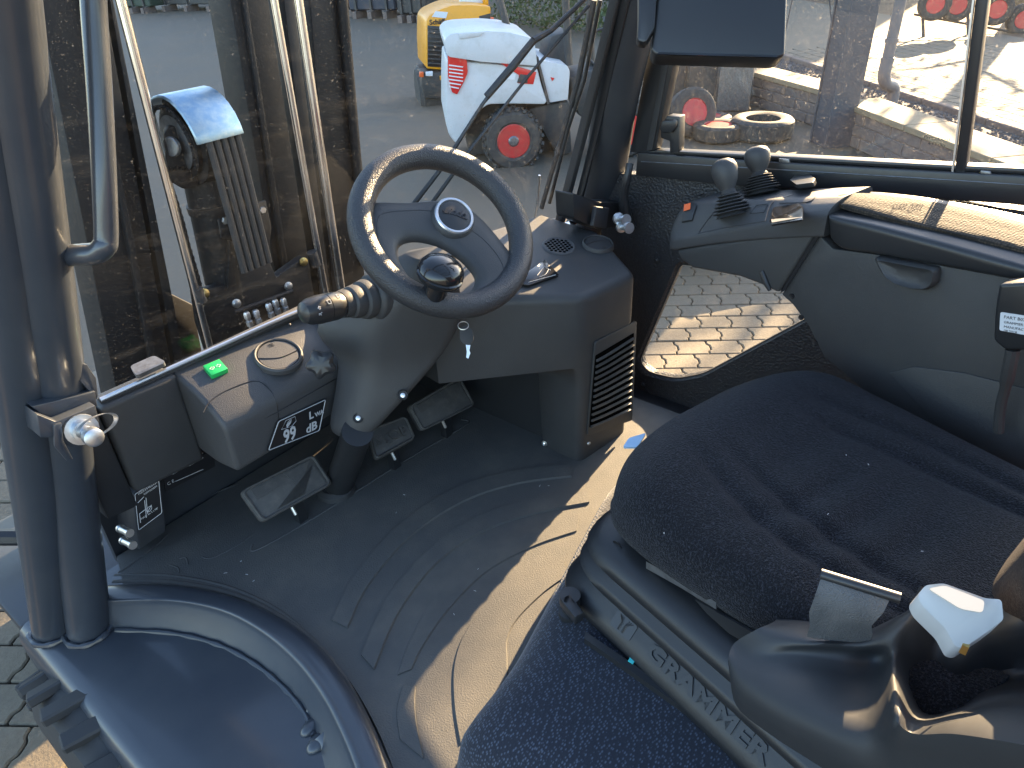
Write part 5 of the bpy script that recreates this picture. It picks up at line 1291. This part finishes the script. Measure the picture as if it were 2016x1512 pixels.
# downpipe with elbow
dpb = W(1740,150,z=G+.38)
DPI = thing('downpipe', V((dpb.x,dpb.y,G)), 'grey plastic downpipe with an elbow behind the steel column', 'downpipe')
e0 = dpb; e1 = W(1760,180,z=G+.20)
bm = bm_new(); tube(bm, [e0+V((0,0,3.4)), e0+V((0,0,.12))], .055, 16); obj('pipe', bm, M['pipe'], DPI)
bm = bm_new(); tube(bm, cr([e0+V((0,0,.14)), e0+V((0,0,.02)), e0.lerp(e1,.25)+V((0,0,-.03)), e0.lerp(e1,.8)+V((0,0,.02)), e1+V((0,0,-.02)), e1+V((0,0,-.2))],5), .062, 16); obj('elbow', bm, M['pipe'], DPI)
for dz in (.14,.32):
    bm = bm_new(); tube(bm, [e0+V((0,0,dz)), e0+V((0,0,dz+.04))], .066, 16); obj('socket', bm, M['pipe'], DPI)
# wind bracing behind
BR = thing('brace_rods', W(1600,80,z=G), 'thin crossed brace rods left of the steel column', 'brace')
for a, b in (((1560,0),(1535,110)),((1632,-10),(1640,75))):
    p = W(*a, d=11.5); q_ = W(*b, d=11.5); bm = bm_new(); tube(bm, [p+(p-q_)*1.5, q_], .012, 6); obj('rod', bm, M['black'], BR)

# ------------------------------------------------------------------ gravel strip, kerb, pale path, mulch bed beyond
gd = wdir_; gn = V((-gd.y,gd.x,0)); gn = -gn if gn.dot(CAM-WB0) > 0 else gn       # away from the truck
base = WB0+gn*.40-gd*9
def sheet(name, d0, d1, m, h, a0=-2, a1=16):
    P_ = [base+gd*a0+gn*d0, base+gd*a1+gn*d0, base+gd*a1+gn*d1, base+gd*a0+gn*d1]
    bm = bm_new(); face(bm, [V((p.x,p.y,G+h)) for p in P_]); return obj(name, bm, M[m], None, kind='structure', smooth=0)
sheet('gravel_bed', -.02, 1.15, 'gravel', .02)
sheet('pale_path', 1.28, 5.2, 'path', .03, -6, 18)
sheet('mulch_bed', 5.2, 30, 'soil', .02, -12, 30)
# kerb stones between gravel and path
KB = bpy.data.objects.new('kerb', None); KB['kind'] = 'structure'; finish(KB, V((base.x,base.y,G)), None)
x = -2
while x < 16:
    bm = bm_new(); box(bm, base+gd*(x+.5)+gn*1.21+V((0,0,.02)), (.985,.09,.11), (gd,gn,V((0,0,1)))); bevel(bm,.01,1); obj('kerb_stone', bm, M['block'], KB); x += 1.0
# loose gravel: one mass of small stones
bm = bm_new()
rg2 = random.Random(3)
for k in range(5200):
    a_ = rg2.uniform(4,12.8); b_ = rg2.uniform(.0,1.14); c = base+gd*a_+gn*b_; c = V((c.x,c.y,G+.025)); r = rg2.uniform(.010,.026)
    vs = [bm.verts.new(c+V((rg2.uniform(-.4,.4)*r+x_*r, rg2.uniform(-.4,.4)*r+y_*r, z_*r*.8))) for x_,y_,z_ in ((1,0,0),(0,1,0),(-1,0,0),(0,-1,0),(0,0,1))]
    for i in range(4): bm.faces.new((vs[i], vs[(i+1)%4], vs[4]))
obj('gravel_stones', bm, M['gravel'], None, label='loose grey gravel along the low wall', cat='gravel', kind='stuff', smooth=0)
# path pavers: joints as shallow raised blocks, joined (too many and small to pick apart)
bm = bm_new()
for i in range(0, 46):
    for j in range(0, 16):
        c = base+gd*(4.2+i*.20+(.1 if j % 2 else 0))+gn*(1.34+j*.20)
        s = visible(c)
        if not s or not (1480 < s[0] < 2120 and -60 < s[1] < 340): continue
        box(bm, V((c.x,c.y,G+.032)), (.186,.186,.02), (gd,gn,V((0,0,1))))
obj('path_pavers', bm, M['path'], None, label='pale square paving of the sunlit path', cat='paving', kind='stuff', smooth=0)
# ------------------------------------------------------------------ loaders, tyres and clutter
M['dark_metal'] = mat('dark_grey_metal', (.035,.035,.036), .6, var=(20,(.07,.065,.055),.4,.8))
def tyre_thing(name, c, ax, R_, w, label, rimcol='red', cat='tyre', group=None, wheel=True, n=36):
    c, ax = V(c), V(ax).normalized(); t = thing(name, c-V((0,0,R_ if abs(ax.z) < .5 else w/2)), label, cat, group)
    bm = bm_new(); lathe(bm, [(R_*.55,w*.42),(R_*.72,w*.5),(R_*.9,w*.46),(R_*.985,w*.34),(R_,0),(R_*.985,-w*.34),(R_*.9,-w*.46),(R_*.72,-w*.5),(R_*.55,-w*.42),(R_*.55,w*.42)], c, ax, n, cap=False)
    obj('tyre', bm, M['tyre'], t)
    if wheel:
        bm = bm_new(); lathe(bm, [(R_*.56,w*.40),(R_*.54,w*.44),(R_*.50,w*.36),(R_*.40,w*.22),(R_*.24,w*.20),(R_*.22,w*.30),(R_*.02,w*.30)], c, ax, n); obj('rim', bm, M[rimcol], t)
        bm = bm_new(); lathe(bm, [(R_*.20,w*.305),(R_*.20,w*.32),(R_*.01,w*.32)], c, ax, 20); obj('hub', bm, M['dark_metal'], t)
        a, b = frame(ax)
        for k in range(8):
            p = c+ax*w*.21+(a*math.cos(k*math.pi/4)+b*math.sin(k*math.pi/4))*R_*.32
            bm = bm_new(); lathe(bm, [(R_*.045,0),(R_*.045,R_*.06),(R_*.02,R_*.07)], p, ax, 6); obj('wheel_nut', bm, M['tyre'], t)
    return t
# --- white compact loader
BN = V((-.70,-.714,0)).normalized(); BU = V((.714,-.70,0)).normalized(); B0 = W(1008,330,z=G)
def Bp(px, py, off=0): return Wp(px, py, B0-BN*off, BN)
M['white'] = mat('white_loader_paint', (.50,.53,.55), .35, var=(10,(.40,.41,.40),.5,.85), rvar=.15)
M['red_gloss'] = mat('red_lamp', (.55,.02,.02), .25)
M['yellow'] = mat('yellow_loader_paint', (.75,.32,.01), .35, var=(12,(.62,.28,.02),.5,.8))
BL = thing('compact_loader', B0, 'white compact wheel loader with red wheels and red tail lamps', 'loader')
def bpart(name, pts, o0, o1, m, be=.02, r=0, par=None, label=None, seg=2):
    P_ = [Bp(*p, o0) for p in pts]
    if r: P_ = rnd(P_, r)
    bm = bm_new(); prism(bm, P_, -BN*(o1-o0))
    if be: bevel(bm, be, seg)
    return obj(name, bm, M[m], par or BL, label=label)
bpart('body', [(879,118),(950,124),(1058,132),(1066,165),(1078,200),(1072,206),(1000,205),(962,206),(938,222),(922,250),(912,276),(898,284),(884,266),(877,240),(877,170)], .08, 1.0, 'white', .05, .03)
bpart('hood', [(876,92),(874,80),(884,68),(905,64),(960,61),(1005,64),(1036,72),(1052,78),(1056,112),(1058,130),(950,122),(884,112),(878,104)], .03, 1.05, 'white', .05, .03)
bpart('hood_lip', [(876,96),(1056,120),(1057,126),(878,102)], .05, 1.03, 'dark_metal', .003)
bpart('front_body', [(1060,118),(1116,128),(1122,140),(1118,196),(1082,202),(1068,160)], .10, .95, 'white', .03, .02)
bpart('body_gap', [(1056,112),(1060,112),(1083,204),(1078,206)], .08, .2, 'dark_metal', .0)
bpart('chassis', [(1076,206),(1120,200),(1126,300),(1100,310),(1070,260),(1040,215)], .25, .9, 'dark_metal', .02)
bpart('wheel_arch', [(938,222),(962,206),(1074,206),(1092,240),(1096,300),(925,305),(916,270)], .45, .9, 'dark_metal', .01)
bpart('tail_lamp', [(882,98),(908,108),(919,118),(921,142),(914,160),(900,186),(890,182),(882,150)], .055, .14, 'red_gloss', .006, .01, label='large red tail lamp of the white loader')
for k in range(7):
    y0 = 127+k*7; bpart('lamp_slot', [(884,y0),(912-max(0,k-4)*4,y0+4),(911-max(0,k-4)*4,y0+6),(884,y0+2.5)], .05, .06, 'label_white', 0)
bpart('side_emblem', [(978,120),(1004,128),(1030,134),(1056,142),(1050,166),(1020,164),(1022,148),(1000,134)], .072, .09, 'red_gloss', .002)
bpart('side_emblem', [(1024,146),(1040,148),(1038,164),(1018,163)], .069, .09, 'dark_metal', .001)
bpart('door_emblem', [(1084,152),(1092,154),(1087,160)], .092, .11, 'red_gloss', .001)
bpart('sticker', [(1000,145),(1016,145),(1013,157),(999,156)], .074, .09, 'label_white', 0)
bpart('hood_top', [(902,65),(955,62),(945,72),(905,78)], .02, .06, 'white', .01)
# wheels
def bwheel(px, py, off, lab):
    c = Bp(px, py, off); Rr = .275; t = bpy.data.objects.new('wheel', None); t['label'] = lab; finish(t, c.copy(), BL)
    def lp(name, prof, m, n=40, cap=True):
        bm = bm_new(); lathe(bm, prof, c, BN, n, cap=cap); return obj(name, bm, M[m], t)
    lp('tyre', [(.14,.11),(.17,.135),(.235,.13),(.262,.10),(.27,0),(.262,-.10),(.235,-.13),(.14,-.12)], 'tyre', 48, False)
    lp('rim', [(.150,.118),(.142,.122),(.130,.09),(.120,.050),(.075,.045),(.050,.05)], 'red', 40)
    lp('hub', [(.055,.06),(.052,.115),(.035,.13),(.001,.132)], 'steel_grey', 20)
    a, b = frame(BN); lg = None
    for k in range(24):
        ang = 2*math.pi*k/24; rad = a*math.cos(ang)+b*math.sin(ang); tg = BN.cross(rad)
        for s in (1,-1):
            p = c+rad*.268+BN*(s*.065)+tg*(.018*s)
            if lg is None:
                bm = bm_new(); box(bm, V((0,0,0)), (.12,.032,.026)); bevel(bm,.004,1); lg = obj('tread_lug', bm, M['tyre'], t, orig=(0,0,0)); lg.rotation_mode = 'QUATERNION'; WORLD[lg.name] = p; lg.location = p-c; lg.rotation_quaternion = quat(BN+tg*.3*s, tg)
            else: inst('tread_lug', lg, p, t, quat(BN+tg*.3*s, tg))
    for k in range(8):
        ang = 2*math.pi*k/8; p = c+(a*math.cos(ang)+b*math.sin(ang))*.093+BN*.046
        bm = bm_new(); lathe(bm, [(.013,0),(.013,.016),(.007,.02)], p, BN, 6); obj('wheel_nut', bm, M['dark_metal'], t)
bwheel(1008,272,.13,'rear wheel with red rim and lugged tyre')
bwheel(1225,250,.13,'front wheel with red rim and lugged tyre')
# open canopy of the loader
for a, b, o in (((1112,-30),(1120,128),.15),((975,-30),(1002,66),.85),((1160,-30),(1164,140),.5)):
    bm = bm_new(); tube(bm, [Bp(*a,o), Bp(*b,o)], .035, 10); obj('canopy_post', bm, M['dark_metal'], BL)
bpart('loader_seat', [(1085,70),(1120,60),(1130,128),(1070,125)], .4, .8, 'dark_metal', .03)
c = Bp(1190,95,.5); bm = bm_new(); tube(bm, circ(c, V((.3,.3,.9)).normalized(), BU, .17, 24), .013, 8, closed=True); obj('loader_steering_wheel', bm, M['dark_metal'], BL)
bpart('loader_arm', [(1120,150),(1200,130),(1260,180),(1260,240),(1140,230)], .25, .7, 'dark_metal', .03)

# --- yellow loader behind
Y0 = W(862,208,z=G); YN = V((-.62,-.785,0)).normalized()
def Yp(px, py, off=0): return Wp(px, py, Y0-YN*off, YN)
YL = thing('yellow_loader', Y0, 'yellow wheel loader with black slatted grille behind the white loader', 'loader')
def ypart(name, pts, o0, o1, m, be=.02, r=0, label=None):
    P_ = [Yp(*p, o0) for p in pts]
    if r: P_ = rnd(P_, r)
    bm = bm_new(); prism(bm, P_, -YN*(o1-o0)); 
    if be: bevel(bm, be, 2)
    return obj(name, bm, M[m], YL, label=label)
ypart('hood', [(839,50),(840,38),(848,28),(868,18),(890,10),(930,9),(966,12),(968,60),(965,80),(900,80),(893,140),(840,136),(838,90)], 0, .9, 'yellow', .04, .03)
gb = ypart('grille', [(842,50),(890,54),(889,134),(842,131)], -.012, .01, 'label_black', .004)
for k in range(9):
    y0 = 54+k*8.6; ypart('grille_slat', [(843,y0),(889,y0+3),(889,y0+6),(843,y0+3)], -.03, -.012, 'dark_metal', .003)
text('hood_lettering', 'Schäffer', Yp(866,43,-.006), V((.785,-.62,0)), V((0,0,1)), .075, M['label_black'], YL, .002, font_w=1.05, bold=.002)
ypart('sticker', [(850,33),(858,22),(882,24),(878,36)], -.008, .0, 'label_white', 0)
ypart('round_sticker', [(914,58),(922,50),(934,50),(940,58),(938,66),(914,64)], -.006, .0, 'white', 0, .02)
ypart('counterweight', [(830,142),(888,142),(888,196),(836,194),(830,170)], -.05, .6, 'dark_metal', .02)
ypart('side_window', [(943,32),(966,26),(966,58),(948,58)], -.006, 0, 'label_black', .002)
ypart('rear_lamp', [(826,142),(834,142),(834,152),(826,152)], -.09, -.04, 'orange', .004)
ypart('rear_lamp', [(866,150),(872,148),(873,156),(867,158)], -.08, -.04, 'yellow', .004)
ypart('tow_ring', [(838,142),(852,140),(852,150),(838,150)], -.08, -.05, 'label_white', .006)
ypart('axle', [(838,196),(900,196),(900,208),(838,208)], .2, .5, 'dark_metal', .02)
ypart('cab_window', [(905,-40),(950,-40),(952,9),(905,8)], .45, .5, 'label_white', .002)
ypart('cab_post', [(948,-40),(958,-40),(962,10),(952,10)], .4, .5, 'yellow', .004)
ypart('side_marker', [(966,34),(972,34),(973,56),(967,56)], -.03, .0, 'orange', .004)
for px in (835, 905):
    c = Yp(px+10,185,.35); bm = bm_new(); lathe(bm, [(.1,.15),(.3,.15),(.34,.1),(.34,-.1),(.3,-.15),(.1,-.15)], c+V((0,0,.0)), V((.785,-.62,0)), 32); obj('wheel', bm, M['tyre'], YL)

# --- tyres on the ground beyond the door window
tyre_thing('spare_wheel', W(1362,222,z=G+.22), V((-.6,-.75,.3)), .24, .16, 'red rimmed wheel leaning against the clutter by the low wall', group='wheels by the low wall')
tyre_thing('spare_wheel', W(1412,258,z=G+.08), V((0,0,1)), .24, .16, 'red rimmed wheel lying flat nearest the door window', group='wheels by the low wall')
tyre_thing('spare_wheel', W(1500,250,z=G+.10), V((0,0,1)), .30, .20, 'large bare black tyre lying flat beside the low wall', wheel=False, group='wheels by the low wall')
tyre_thing('spare_wheel', W(1392,236,z=G+.06), V((.05,0,1)), .25, .12, 'red rimmed wheel lying flat behind the nearest one', group='wheels by the low wall')
# rack of red rimmed wheels at the top right
for k, (px, py) in enumerate(((1840,8),(1884,10),(1962,18),(2014,38),(2075,50))):
    tyre_thing('rack_wheel', W(px,py,d=11.2+.1*k), V((-.92,-.38,.05)), .24, .16, ['first','second','third','fourth','fifth'][k]+' red rimmed wheel from the left on the rack at the path', group='wheels on the rack')
RK = thing('wheel_rack', W(1950,60,z=G), 'dark steel rack holding red rimmed wheels beside the path', 'rack')
for a, b in (((1815,-20),(1818,75)),((1905,-20),(1906,80)),((2040,0),(2040,110))):
    bm = bm_new(); tube(bm, [W(*a,d=11.6), W(*b,d=11.6)], .025, 8); obj('rack_post', bm, M['dark_metal'], RK)
for y_ in (-2, 36):
    bm = bm_new(); tube(bm, [W(1800,y_-8,d=11.6), W(2100,y_+46,d=11.6)], .02, 8); obj('rack_beam', bm, M['dark_metal'], RK)
# clutter boxes beyond the door window's front part
CL = thing('machine_attachment', W(1400,190,z=G), 'dark steel machine attachment standing behind the loose wheels', 'attachment')
for px, py, w_, h_, m_ in ((1390,170,.5,.5,'dark_metal'),(1440,160,.4,.6,'steel_grey'),(1350,150,.5,.7,'dark_metal'),(1420,195,.6,.2,'dark_metal')):
    c = W(px,py,z=G+h_/2); bm = bm_new(); box(bm, c, (w_,.3,h_), (RT,V((FW.x,FW.y,0)),V((0,0,1)))); bevel(bm,.02,1); obj('frame_piece', bm, M[m_], CL)
# --- far edge of the yard: dark shelves, pallets and containers along the top of the view
def far_box(name, px0, px1, py, d_, h_, dep, m_, label, cat, group=None, rails=3):
    a, b = W(px0,py,z=G), W(px1,py,z=G); a.z = b.z = G; dr = (b-a); w_ = dr.length; dr.normalize(); nn = V((-dr.y,dr.x,0)); nn = nn if nn.dot(a-CAM) > 0 else -nn
    t = thing(name, a.lerp(b,.5), label, cat, group)
    bm = bm_new(); box(bm, a.lerp(b,.5)+nn*dep/2+V((0,0,h_/2+.12)), (w_,dep,h_-.12), (dr,nn,V((0,0,1)))); bevel(bm,.03,1); obj('body', bm, m_, t)
    for k in range(rails):
        p = a.lerp(b,(k+.5)/rails)+nn*.1; bm = bm_new(); box(bm, p+V((0,0,.08)), (.12,.5,.16), (dr,nn,V((0,0,1)))); obj('skid', bm, M['block'], t)
        p = a.lerp(b,(k+.5)/rails)-nn*.02; bm = bm_new(); box(bm, p+V((0,0,h_/2+.12)), (.06,.06,h_-.12), (dr,nn,V((0,0,1)))); obj('rib', bm, M['dark_metal'], t)
    return t
far_box('storage_box', 235, 300, 26, 0, 1.2, 1.2, mat('dark_green_steel', (.03,.05,.035), .6), 'dark green steel box at the far edge of the yard', 'box')
far_box('storage_box', 310, 440, 22, 0, 1.5, 1.4, M['dark_metal'], 'long dark steel box left of the mast at the far edge', 'box')
far_box('storage_box', 690, 780, 36, 0, 2.0, 1.4, mat('dark_blue_steel', (.03,.035,.05), .6), 'dark blue steel cabinet at the far edge right of the mast', 'box')
far_box('storage_box', 785, 840, 44, 0, 1.7, 1.4, M['dark_metal'], 'black steel cabinet just left of the yellow loader', 'box')
far_box('pallet_stack', 676, 700, 32, 0, .9, .8, mat('orange_wood', (.30,.13,.05), .8), 'narrow stack of orange brown timber by the mast', 'pallets')
# green hedge behind the loaders
HG = thing('hedge', W(1120,60,z=G), 'green hedge behind the loaders at the top of the yard', 'hedge')
leaf = mat('hedge_leaves', (.045,.07,.02), .6, var=(3,(.09,.10,.035),.4,.7))
bm = bm_new(); rg3 = random.Random(5)
a, b = W(985,45,z=G), W(1225,78,z=G)
for k in range(5200):
    t = rg3.random(); p = a.lerp(b,t)+V((rg3.gauss(0,.25),rg3.gauss(0,.25),0))+V((FW.x,FW.y,0))*rg3.uniform(0,.8); z = G+rg3.uniform(.0,2.0)
    c = V((p.x,p.y,z)); u = V((rg3.gauss(0,1),rg3.gauss(0,1),rg3.gauss(0,1))).normalized(); v = u.cross(V((rg3.gauss(0,1),rg3.gauss(0,1),rg3.gauss(0,1)))).normalized(); s = rg3.uniform(.03,.07)
    bm.faces.new([bm.verts.new(c-u*s), bm.verts.new(c+v*s*.5), bm.verts.new(c+u*s), bm.verts.new(c-v*s*.5)])
obj('foliage', bm, leaf, HG, kind='stuff', smooth=0)
bm = bm_new(); 
tube(bm, [a+V((.5,.4,0)), a+V((.5,.4,1.6))], .05, 8); obj('trunk', bm, M['soil'], HG)

# --- unseen building added to shade the yard, and two trees by the path
HL = thing('shade_hall', V((24,20,G)), 'tall pale building added outside the view to shade the yard', 'building')
bm = bm_new(); box(bm, V((27,21.3,G+5)), (8,33,10)); obj('wall', bm, mat('pale_hall_cladding', (.45,.46,.46), .6), HL)
bm = bm_new(); prism(bm, [V((22.5,4.5,G+10)), V((27,4.5,G+11.4)), V((31.5,4.5,G+10))], (0,33.6,0)); obj('roof', bm, M['dark_metal'], HL)
for k in range(10):
    bm = bm_new(); box(bm, V((22.98,7+k*3.1,G+6.5)), (.1,1.8,1.2)); w_ = obj('window', bm, M['label_black'], HL)
def tree(x, y, h, label, seed):
    t = thing('tree', V((x,y,G)), label, 'tree', 'trees by the path'); r = random.Random(seed)
    bm = bm_new(); tp = [V((x,y,G)), V((x+.05,y,G+h*.3)), V((x-.05,y+.1,G+h*.6)), V((x,y,G+h*.9))]; tube(bm, cr(tp,3), [.16-.012*i for i in range(10)], 10)
    ends = []
    for k in range(9):
        b0 = V((x,y,G+h*(.3+.06*k))); a_ = r.uniform(0,6.28); e = b0+V((math.cos(a_),math.sin(a_),.6))*r.uniform(.8,1.7); tube(bm, [b0, b0.lerp(e,.5)+V((0,0,.1)), e], [.05,.035,.015], 6); ends.append(e)
    obj('trunk', bm, M['soil'], t)
    bm = bm_new()
    for e in ends:
        for k in range(110):
            c = e+V((r.gauss(0,.55),r.gauss(0,.55),r.gauss(0,.4))); u = V((r.gauss(0,1),r.gauss(0,1),r.gauss(0,1))).normalized(); v = u.orthogonal(); s = r.uniform(.05,.10)
            bm.faces.new([bm.verts.new(c-u*s), bm.verts.new(c+v*s*.5), bm.verts.new(c+u*s), bm.verts.new(c-v*s*.5)])
    obj('crown', bm, leaf, t, smooth=0)
tree(17.5,1.9,6,'leafy tree beside the pale path, nearest the rack',1)
tree(20.5,.2,7,'leafy tree farther along the pale path',2)

# crates added behind the door, hidden by it, to shade the paving
def shade_crate(corners, h, label):
    c = sum((V((x,y,G)) for x,y in corners), V())/4; t = thing('shade_crate', c, label, 'shade_crate', 'hidden crates added for shade')
    wood = M['cap']
    for k in range(4):
        z0 = G+.03+k*(h-.03)/4; bm = bm_new(); prism(bm, [V((x,y,z0)) for x,y in corners], (0,0,(h-.03)/4-.008)); bevel(bm,.004,1); obj('board', bm, M['timber'], t)
    for x, y in corners:
        bm = bm_new(); box(bm, V((x,y,G+h/2))+(c-V((x,y,G)))*.12, (.08,.08,h-.01)); obj('corner_post', bm, M['timber'], t)
M['timber'] = mat('weathered_timber', (.20,.15,.10), .85, var=(30,(.28,.22,.16),.4,.7))
shade_crate([(4.30,1.56),(4.90,1.15),(5.2,1.55),(4.60,1.96)], .38, 'hidden timber box added to shade the paving, the lower of two')
shade_crate([(4.16,1.62),(4.52,2.02),(4.16,2.42),(3.78,2.02)], .42, 'hidden timber box added to shade the paving, the taller of two')
print('objects', len(bpy.data.objects))
